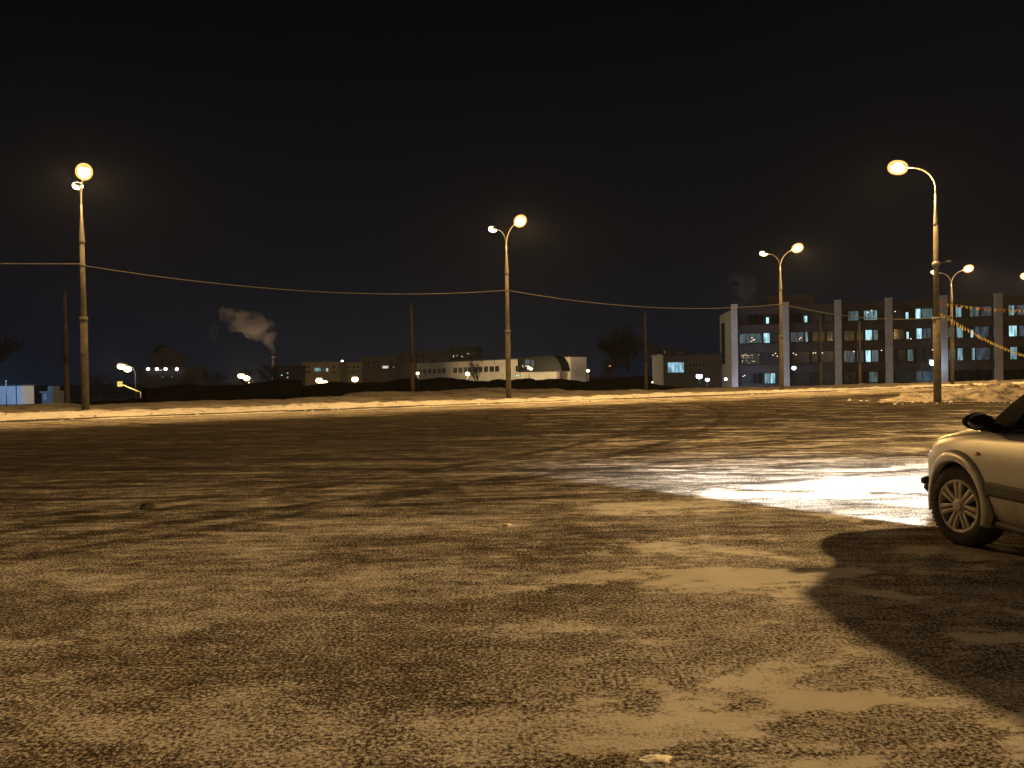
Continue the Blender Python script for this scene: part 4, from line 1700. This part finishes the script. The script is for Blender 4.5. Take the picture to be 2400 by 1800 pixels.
xs = [-2.0, -1.96, -1.88, -1.75, -1.6, -1.45, -1.3, -1.15, -1.0, -.85, -.7, -.5, -.3, -.1, .1, .3, .5, .7, .85, .98, 1.1, 1.22, 1.34, 1.46, 1.58, 1.68, 1.76, 1.83, 1.89, 1.94, 1.98, 2.02]
sh_ = MB()
secs = [section(x) for x in xs]
nl = 10
for side in (1, -1):
    b0 = len(sh_.v)
    for x, (pts_, w, zt) in zip(xs, secs):
        for y, z in pts_:
            sh_.v.append(Vector((x, y * side, z)))
    for i in range(len(xs) - 1):
        for j in range(nl - 1):
            a_ = b0 + i * nl + j
            q_ = (a_, a_ + nl, a_ + nl + 1, a_ + 1)
            sh_.f.append(q_ if side > 0 else q_[::-1])
n1 = len(xs) * nl
# nose and tail caps, underside
for i, flip in ((0, False), (len(xs) - 1, True)):
    for j in range(nl - 1):
        a_ = i * nl + j
        sh_.f.append((a_, a_ + 1, n1 + a_ + 1, n1 + a_))
for i in range(len(xs) - 1):
    a_ = i * nl
    sh_.f.append((a_, n1 + a_, n1 + a_ + nl, a_ + nl))
# bonnet
i0 = xs.index(.98)
cen = {}
for i in range(i0, len(xs)):
    pts_, w, zt = secs[i]
    crown = 0.075 * smooth(2.02, 1.5, -0) if False else 0.07 * (1 - smooth(1.6, 2.02, xs[i])) + 0.02
    idx = []
    for k in (.66, .33, 0, -.33, -.66):
        idx.append(len(sh_.v))
        sh_.v.append(Vector((xs[i], pts_[-1][0] * k, zt + crown * (1 - k * k) ** .8)))
    cen[i] = [i * nl + nl - 1] + idx + [n1 + i * nl + nl - 1]
for i in range(i0, len(xs) - 1):
    for k in range(6):
        sh_.f.append((cen[i][k], cen[i + 1][k], cen[i + 1][k + 1], cen[i][k + 1]))
sh_.f.append(tuple(cen[len(xs) - 1]))
me_o = sh_.build('body', M_paint, None, True)
bmx = bmesh.new()
bmx.from_mesh(me_o.data)
bmesh.ops.remove_doubles(bmx, verts=bmx.verts, dist=0.0005)
# close the cabin opening so that the cut below stays clean
bmesh.ops.holes_fill(bmx, edges=[e_ for e_ in bmx.edges if e_.is_boundary], sides=0)
bmesh.ops.recalc_face_normals(bmx, faces=bmx.faces)
bmx.to_mesh(me_o.data)
bmx.free()
cut = MB()
for wx in (1.22, -1.27):
    for side in (1, -1):
        c0 = MB()
        n_ = 40
        for yy in (0.52, 1.1):
            for q_ in range(n_):
                an = 2 * PI * q_ / n_
                c0.v.append(Vector((wx + .375 * math.cos(an), side * yy, .335 + .375 * math.sin(an))))
        c0.f.append(tuple(range(n_)))
        c0.f.append(tuple(range(2 * n_ - 1, n_ - 1, -1)))
        for q_ in range(n_):
            r_2 = (q_ + 1) % n_
            c0.f.append((q_, r_2, n_ + r_2, n_ + q_))
        k0 = len(cut.v)
        cut.v += c0.v
        cut.f += [tuple(i + k0 for i in f_) for f_ in c0.f]
cut_o = cut.build('cutter', M_interior)
md = me_o.modifiers.new('arch', 'BOOLEAN')
md.object = cut_o
md.operation = 'DIFFERENCE'
md.solver = 'EXACT'
bpy.context.view_layer.update()
dg = bpy.context.evaluated_depsgraph_get()
newme = bpy.data.meshes.new_from_object(me_o.evaluated_get(dg))
me_o.modifiers.clear()
me_o.data = newme
bpy.data.objects.remove(cut_o)
me_o.parent = car
for i, p_ in enumerate(me_o.data.polygons):
    p_.use_smooth = True
if len(me_o.data.materials) > 1:
    for p_ in me_o.data.polygons:
        p_.material_index = 0 if p_.material_index == 0 else 1
try:
    me_o.data.set_sharp_from_angle(angle=R(35))
except Exception:
    pass


def patch(x0, x1, j0, j1, off, name, mat, parent, side=1, nx=14, crop=None):
    """skin patch lying `off` proud of the body side"""
    mb = MB()
    lv = list(range(j0, j1 + 1))
    for i in range(nx + 1):
        x = x0 + (x1 - x0) * i / nx
        pts_, w, zt = section(x)
        for j in lv:
            y, z = pts_[j]
            mb.v.append(Vector((x, (y + off) * side, z)))
    m = len(lv)
    for i in range(nx):
        for j in range(m - 1):
            a_ = i * m + j
            mb.f.append((a_, a_ + m, a_ + m + 1, a_ + 1))
    # turned-in edges
    b0 = len(mb.v)
    ring = [i * m for i in range(nx + 1)] + [nx * m + j for j in range(1, m)] + [i * m + m - 1 for i in range(nx - 1, -1, -1)] + [j for j in range(m - 2, 0, -1)]
    for r_i in ring:
        v = mb.v[r_i]
        mb.v.append(Vector((v.x, v.y - side * (off + 0.012), v.z)))
    for k in range(len(ring)):
        k2 = (k + 1) % len(ring)
        mb.f.append((ring[k], ring[k2], b0 + k2, b0 + k))
    o = mb.build(name, mat, parent, True)
    try:
        o.data.set_sharp_from_angle(angle=R(40))
    except Exception:
        pass
    return o


for side in (1, -1):
    for (x0, x1) in ((-.13, .80), (-.93, -.15)):
        d_ = patch(x0, x1, 2, 9, 0.007, 'door', M_paint, car, side)
        h_ = MB()
        pts_, w, zt = section(x0 + .12)
        h_.box(x0 + .05, x0 + .24, (w + .0) * side - .02, (w + .0) * side + .02 * side + .012, zt - .175, zt - .14)
        h_.build('handle', M_paint, d_)
        ms = MB()
        for k in range(11):
            x = x0 + .01 + (x1 - x0 - .02) * k / 10
            w = interp(W_T, x)
            for (yy, zz) in ((w - .01, .478), (w + .018, .482), (w + .026, .50), (w + .026, .57), (w + .018, .588), (w - .01, .592)):
                ms.v.append(Vector((x, yy * side, zz)))
        for k in range(10):
            for j in range(6):
                a_ = k * 6 + j
                b_2 = k * 6 + (j + 1) % 6
                ms.f.append((a_, b_2, b_2 + 6, a_ + 6))
        ms.f += [tuple(range(6)), tuple(range(65, 59, -1))]
        ms.build('side_moulding', M_plastic, d_)
    # sill
    s_ = MB()
    s_.tube([(-.86, .80 * side, .265), (.0, .808 * side, .262), (.82, .80 * side, .265)], .035, 10)
    s_.build('sill', M_plastic, car, True)
    # arch flares and liners
    for wx in (1.22, -1.27):
        fl = MB()
        n_ = 36
        sec = [(.372, .815), (.378, .862), (.395, .872), (.44, .868), (.47, .845), (.475, .80)]
        for k in range(n_ + 1):
            an = R(-14) + R(208) * k / n_
            for (rr, yy) in sec:
                x = wx + rr * math.cos(an)
                z = .335 + rr * math.sin(an)
                taper = interp(W_T, x) - .84
                fl.v.append(Vector((x, (yy + taper * .9) * side, z)))
        for k in range(n_):
            for j in range(5):
                a_ = k * 6 + j
                fl.f.append((a_, a_ + 1, a_ + 7, a_ + 6))
        fl.build('wheel_arch', M_paint, car, True)
        ln_ = MB()
        for yy in (.50, .80):
            for k in range(25):
                an = R(-8) + R(196) * k / 24
                ln_.v.append(Vector((wx + .372 * math.cos(an), yy * side, .335 + .372 * math.sin(an))))
        for k in range(24):
            ln_.f.append((k, k + 1, 26 + k, 25 + k))
        ln_.f.append(tuple(range(25)))
        ln_.build('arch_liner', M_interior, car)
ub = MB()
ub.box(-1.85, 1.85, -.5, .5, .2, .5)
ub.build('underbody', M_interior, car)

# cabin
BELT = [(.99, .742, .985), (.66, .752, 1.0), (-.12, .755, 1.03), (-.22, .755, 1.035), (-.92, .745, 1.055), (-1.02, .742, 1.058), (-1.50, .715, 1.06), (-1.90, .64, 1.06)]
ROOF = [(.47, .60, 1.415), (.24, .615, 1.465), (-.16, .62, 1.485), (-.25, .62, 1.485), (-.95, .605, 1.475), (-1.05, .60, 1.47), (-1.38, .585, 1.45), (-1.62, .56, 1.42)]
for side in (1, -1):
    kinds = ['pillar', 'glass', 'pillar', 'glass', 'pillar', 'glass', 'pillar']
    for i, kd in enumerate(kinds):
        b1, b2_ = BELT[i], BELT[i + 1]
        r1, r2 = ROOF[i], ROOF[i + 1]
        mb = MB()
        nn2 = 6
        th = .05 if kd == 'pillar' else .006
        grid = []
        for o_in in (0, th):
            rows_ = []
            for k in range(nn2 + 1):
                t = k / nn2
                row = []
                for (b_3, r_3) in ((b1, r1), (b2_, r2)):
                    p_ = Vector(b_3).lerp(Vector(r_3), t)
                    bulge = .022 * math.sin(PI * t)
                    row.append(len(mb.v))
                    mb.v.append(Vector((p_.x, (p_.y + bulge - o_in - (.008 if kd == 'glass' else 0)) * side, p_.z)))
                rows_.append(row)
            grid.append(rows_)
        for gk in (0, 1):
            for k in range(nn2):
                a_, b_2 = grid[gk][k], grid[gk][k + 1]
                mb.f.append((a_[0], a_[1], b_2[1], b_2[0]))
        for k in range(nn2):
            for e_i in (0, 1):
                mb.f.append((grid[0][k][e_i], grid[0][k + 1][e_i], grid[1][k + 1][e_i], grid[1][k][e_i]))
        for k in (0, nn2):
            mb.f.append((grid[0][k][0], grid[0][k][1], grid[1][k][1], grid[1][k][0]))
        mb.build('side_window' if kd == 'glass' else 'pillar', M_cglass if kd == 'glass' else M_pillar, car, False)
    # window trim at the belt and roof rail
    tr_ = MB()
    tr_.tube([Vector((b[0], (b[1] + .008) * side, b[2] + .004)) for b in BELT], .016, 8)
    tr_.build('belt_trim', M_pillar, car, True)
    tr_ = MB()
    tr_.tube([Vector((b[0], b[1] * side, b[2] + .01)) for b in ROOF], .035, 8)
    tr_.build('roof_rail', M_pillar, car, True)


def spanned(front, back, name, mat, nu=12, nv=4, th=.006, bulge=0.0):
    """sheet spanned between two mirrored edges: lists of (x, z) centre offsets"""
    mb = MB()
    for o_in in (0, th):
        for i in range(nv + 1):
            t = i / nv
            x0, y0, z0, c0x, c0z = [front[k] * (1 - t) + back[k] * t for k in range(5)]
            for j in range(nu + 1):
                k = -1 + 2 * j / nu
                mb.v.append(Vector((x0 + c0x * (1 - k * k), y0 * k, z0 + c0z * (1 - k * k) + bulge * math.sin(PI * t) - o_in)))
    m = nu + 1
    h = m * (nv + 1)
    for g_ in (0, h):
        for i in range(nv):
            for j in range(nu):
                a_ = g_ + i * m + j
                mb.f.append((a_, a_ + 1, a_ + m + 1, a_ + m))
    ring = [j for j in range(m)] + [i * m + nu for i in range(1, nv + 1)] + [nv * m + j for j in range(nu - 1, -1, -1)] + [i * m for i in range(nv - 1, 0, -1)]
    for k in range(len(ring)):
        k2 = (k + 1) % len(ring)
        mb.f.append((ring[k], ring[k2], h + ring[k2], h + ring[k]))
    return mb.build(name, mat, car, True)


spanned((.985, .735, .985, .04, .03), (.455, .60, 1.42, .03, .05), 'windscreen', M_cglass, bulge=.02)
spanned((.455, .61, 1.42, .03, .05), (-1.63, .57, 1.42, -.06, .05), 'roof', M_paint, 12, 10, .03, bulge=.055)
spanned((-1.64, .56, 1.42, -.06, .05), (-1.90, .64, 1.06, -.08, .0), 'rear_window', M_cglass)
cb = MB()
cb.box(-1.8, .95, -.68, .68, .5, .62)
cb.build('cabin_floor', M_interior, car)
cb = MB()
cb.tube([(.78, -.66, .90), (.80, 0, .93), (.78, .66, .90)], .12, 10)
dash = cb.build('dashboard', M_interior, car, True)
for sx, sy in ((-.15, .36), (-.15, -.36), (-1.05, .36), (-1.05, -.36)):
    cb = MB()
    cb.ellipsoid((sx + .22, sy, .70), .28, .24, .10, 12, 6)
    cb.ellipsoid((sx - .12, sy, .98), .09, .23, .32, 12, 8)
    cb.ellipsoid((sx - .17, sy, 1.33), .05, .13, .09, 10, 6)
    cb.build('seat', M_interior, car, True)
sw = MB()
n_ = 28
ringp = [Vector((.50 + .07 * math.sin(2 * PI * k / n_), .36 + .18 * math.cos(2 * PI * k / n_), .95 + .17 * math.sin(2 * PI * k / n_))) for k in range(n_ + 1)]
sw.tube(ringp, .015, 6)
sw.tube([(.50, .36, .95), (.75, .36, .87)], .03, 8)
sw.tube([(.50, .20, .95), (.50, .52, .95)], .018, 6)
sw.build('steering_wheel', M_interior, car, True)

# mirrors
for side in (1, -1):
    mm = MB()
    mm.ellipsoid((0, 0, 0), .082, .112, .074, 18, 10)
    for i, p_ in enumerate(mm.v):
        x = max(-.055, p_.x)
        mm.v[i] = Vector((.80 + x, side * (.925 + p_.y), 1.075 + p_.z * (1.0 - .2 * p_.y / .12)))
    mo = mm.build('mirror', M_pillar, car, True)
    m2 = MB()
    m2.tube([(.80, side * .74, 1.01), (.80, side * .82, 1.03)], .04, 8)
    m2.tube([(.80, side * .82, 1.03), (.80, side * .88, 1.06)], .035, 8)
    m2.build('mirror_arm', M_pillar, mo, True)
    m2 = MB()
    m2.ellipsoid((.742, side * .925, 1.075), .004, .115, .068, 16, 6)
    m2.build('mirror_glass', M_chrome, mo, True)
    # headlight, fog lamp, side repeater, tail lamp
    hl = MB()
    hl.ellipsoid((1.855, side * .53, .70), .12, .13, .075, 16, 8)
    ho = hl.build('headlight', M_lens, car, True)
    hb = MB()
    hb.ellipsoid((1.76, side * .55, .71), .16, .14, .09, 16, 8)
    hb.build('headlight_housing', M_paint, ho, True)
    fg = MB()
    fg.ellipsoid((1.88, side * .62, .40), .07, .09, .06, 12, 8)
    fg.build('fog_lamp', M_plastic, car, True)
    sr = MB()
    sr.ellipsoid((.93, side * .838, .80), .035, .012, .018, 12, 6)
    sr.build('side_repeater', pmat('amber_lens', (0.6, 0.3, 0.05), 0.25), car, True)
    tl = MB()
    tl.ellipsoid((-1.88, side * .66, .92), .08, .09, .17, 12, 8)
    tl.build('tail_lamp', M_red, car, True)
gr = MB()
gr.box(1.97, 2.035, -.40, .40, .52, .62)
gr.box(1.96, 2.03, -.48, .48, .30, .42)
gr.build('grille', M_plastic, car)
bp_ = MB()
for sgn, xx in ((1, 1.95), (-1, -1.95)):
    bp_.tube([(xx - .12 * sgn, -.74, .47), (xx, -.6, .47), (xx + .06 * sgn, -.3, .47), (xx + .07 * sgn, .3, .47), (xx, .6, .47), (xx - .12 * sgn, .74, .47)], .035, 8)
bp_.build('bumper_strip', M_plastic, car, True)
wi = MB()
wi.tube([(1.04, .5, 1.05), (1.02, .1, 1.07), (1.0, -.05, 1.075)], .012, 6)
wi.tube([(1.06, .0, 1.06), (1.04, -.45, 1.06)], .012, 6)
wi.build('wiper', M_pillar, car, True)


def make_wheel():
    w = MB()
    w.tube([(0, -.10, 0), (0, .05, 0)], .14, 20)
    wo = w.build('wheel', M_interior, car, True)
    t = MB()
    prof = [(.215, .085), (.228, .102), (.26, .110), (.295, .106), (.318, .092), (.328, .07), (.331, .03), (.331, -.03), (.328, -.07), (.318, -.092), (.295, -.106), (.26, -.110), (.228, -.102), (.215, -.085)]
    t.lathe(prof, (0, 0, 0), 72, 'Y')
    # shoulder lugs
    for k in range(54):
        an = 2 * PI * k / 54
        for sgn in (1, -1):
            p0 = len(t.v)
            for (dr, dy) in ((.314, .040), (.337, .040), (.332, .094), (.309, .100)):
                for da in (-.032, .032):
                    aa = an + da + (sgn * .03)
                    t.v.append(Vector((dr * math.cos(aa), sgn * dy, dr * math.sin(aa))))
            q_ = [p0 + i for i in range(8)]
            t.f += [(q_[0], q_[2], q_[4], q_[6]), (q_[1], q_[7], q_[5], q_[3]), (q_[2], q_[3], q_[5], q_[4]), (q_[4], q_[5], q_[7], q_[6]), (q_[0], q_[1], q_[3], q_[2])]
    to = t.build('tyre', M_tyre, wo, True)
    try:
        to.data.set_sharp_from_angle(angle=R(40))
    except Exception:
        pass
    r_ = MB()
    r_.lathe([(.221, .075), (.225, .098), (.215, .104), (.203, .100), (.196, .085), (.19, .02)], (0, 0, 0), 56, 'Y')
    # seven pairs of spokes
    for k in range(7):
        for dlt in (-1, 1):
            an = 2 * PI * k / 7 + R(88)
            tang = Vector((-math.sin(an), 0, math.cos(an)))
            rad = Vector((math.cos(an), 0, math.sin(an)))
            b0 = len(r_.v)
            for (rr, hw, ofs, yt) in ((.045, .012, .018, .092), (.11, .0155, .021, .100), (.18, .0185, .026, .102), (.205, .0195, .028, .097)):
                for (a1, yy) in ((-1, yt - .035), (-1, yt - .004), (-.55, yt), (.55, yt), (1, yt - .004), (1, yt - .035)):
                    r_.v.append(rad * rr + tang * (ofs * dlt + hw * a1) + Vector((0, yy, 0)))
            for s_i in range(3):
                for j in range(5):
                    a_ = b0 + s_i * 6 + j
                    r_.f.append((a_, a_ + 1, a_ + 7, a_ + 6))
    r_.lathe([(.0, .108), (.034, .107), (.042, .100), (.062, .096), (.066, .085), (.066, .04)], (0, 0, 0), 32, 'Y')
    ro = r_.build('wheel_cover', M_alloy, wo, True)
    try:
        ro.data.set_sharp_from_angle(angle=R(35))
    except Exception:
        pass
    return wo


wheel0 = make_wheel()
first = True
for wx in (1.22, -1.27):
    for side in (1, -1):
        wo = wheel0 if first else copy_tree(wheel0, car)
        first = False
        steer = R(9) if wx > 0 else 0
        wo.location = (wx, side * .725, .331)
        wo.rotation_euler = (0, 0, steer + (0 if side > 0 else PI))

# headlight beams
def beam(local, energy):
    p = car_o + f2 * local[0] + l2 * local[1] + Vector((0, 0, local[2]))
    ld = bpy.data.lights.new('headlight_beam', 'POINT')
    ld.energy = energy
    ld.color = (1.0, 0.99, 0.97)
    ld.shadow_soft_size = 0.05
    ld.use_nodes = True
    nt = ld.node_tree
    N, L = nt.nodes, nt.links
    g_ = N.new('ShaderNodeNewGeometry')

    def dotv(vec):
        d = N.new('ShaderNodeVectorMath')
        d.operation = 'DOT_PRODUCT'
        L.new(g_.outputs['Incoming'], d.inputs[0])
        d.inputs[1].default_value = tuple(Vector(vec) * -SGN)
        return d.outputs['Value']

    def mr(x, a, b, c, d):
        n = N.new('ShaderNodeMapRange')
        n.interpolation_type = 'SMOOTHSTEP'
        L.new(x, n.inputs['Value'])
        n.inputs['From Min'].default_value = a
        n.inputs['From Max'].default_value = b
        n.inputs['To Min'].default_value = c
        n.inputs['To Max'].default_value = d
        return n.outputs[0]

    def mul(a, b):
        n = N.new('ShaderNodeMath')
        n.operation = 'MULTIPLY'
        L.new(a, n.inputs[0])
        L.new(b, n.inputs[1])
        return n.outputs[0]
    fx, ly, dz = dotv(f2), dotv(l2), dotv((0, 0, 1))
    at2 = N.new('ShaderNodeMath')
    at2.operation = 'ARCTAN2'
    L.new(ly, at2.inputs[0])
    L.new(fx, at2.inputs[1])
    az = at2.outputs[0]
    h1 = mr(az, R(31.5), R(36), 1, 0)
    h2 = mr(az, R(-40), R(-32), 0, 1)
    v1 = mr(dz, -0.145, -0.075, 1, 0.015)
    v2 = mr(dz, -0.02, 0.0, 1, 0)
    lowf = mr(dz, -0.55, -0.14, 0.06, 1.0)
    s_ = mul(mul(mul(h1, h2), mul(v1, v2)), lowf)
    L.new(s_, N['Emission'].inputs['Strength'])
    o = bpy.data.objects.new('headlight_beam', ld)
    C.objects.link(o)
    o.location = p
    return o


beam((2.08, .60, .70), 1900)
beam((2.08, -.60, .70), 1900)

# ------------------------------------------------------------------ haze, sky, weak sun added as the town's glow
hz = MB()
hz.box(-1000, 1000, -1000, 1000, -2.5, 52)
M_haze = bpy.data.materials.new('haze_air')
nt, N, L = nodes_of(M_haze)
N.remove(N['Principled BSDF'])
v = N.new('ShaderNodeVolumePrincipled')
v.inputs['Color'].default_value = (0.78, 0.86, 1.0, 1)
v.inputs['Density'].default_value = 0.00010
v.inputs['Density Attribute'].default_value = ''
v.inputs['Anisotropy'].default_value = 0.5
L.new(v.outputs[0], N['Material Output'].inputs['Volume'])
ho_ = hz.build('haze', M_haze)
ho_['kind'] = 'stuff'

w = bpy.data.worlds.new('World')
SC.world = w
w.use_nodes = True
nt = w.node_tree
N, L = nt.nodes, nt.links
sky = N.new('ShaderNodeTexSky')
sky.sky_type = 'NISHITA'
sky.sun_disc = False
sky.sun_elevation = R(-3)
sky.sun_rotation = R(180)
bg = N['Background']
# the town's glow: a little bluer and lighter towards the horizon
gen = N.new('ShaderNodeTexCoord')
sep = N.new('ShaderNodeSeparateXYZ')
L.new(gen.outputs['Generated'], sep.inputs[0])
ramp = N.new('ShaderNodeValToRGB')
ramp.color_ramp.elements[0].position = 0.0
ramp.color_ramp.elements[0].color = (0.0048, 0.0068, 0.0125, 1)
ramp.color_ramp.elements[1].position = 0.42
ramp.color_ramp.elements[1].color = (0.0006, 0.0008, 0.0015, 1)
mid_ = ramp.color_ramp.elements.new(0.14)
mid_.color = (0.0022, 0.0029, 0.0053, 1)
L.new(sep.outputs[2], ramp.inputs['Fac'])
mul_ = N.new('ShaderNodeVectorMath')
mul_.operation = 'SCALE'
L.new(sky.outputs[0], mul_.inputs[0])
mul_.inputs['Scale'].default_value = 0.01
add_ = N.new('ShaderNodeVectorMath')
add_.operation = 'ADD'
L.new(mul_.outputs[0], add_.inputs[0])
L.new(ramp.outputs[0], add_.inputs[1])
L.new(add_.outputs[0], bg.inputs['Color'])
bg.inputs['Strength'].default_value = 1.0

sd = bpy.data.lights.new('sky_glow', 'SUN')
sd.energy = 0.12
sd.angle = R(60)
sd.color = (1.0, 0.74, 0.48)
so = bpy.data.objects.new('sky_glow', sd)
C.objects.link(so)
so.rotation_euler = (R(55), 0, R(22))

vs = SC.view_settings
SC.display_settings.display_device = 'sRGB'
vs.view_transform = 'Standard'
vs.look = 'None'
vs.exposure = 0
vs.gamma = 1
SC.cycles.use_denoising = True
SC.cycles.max_bounces = 6
SC.cycles.diffuse_bounces = 3
SC.cycles.glossy_bounces = 3
SC.cycles.volume_bounces = 0
SC.cycles.transparent_max_bounces = 12
SC.cycles.sample_clamp_indirect = 4.0
SC.cycles.caustics_reflective = False
SC.cycles.caustics_refractive = False
SC.cycles.use_light_tree = True
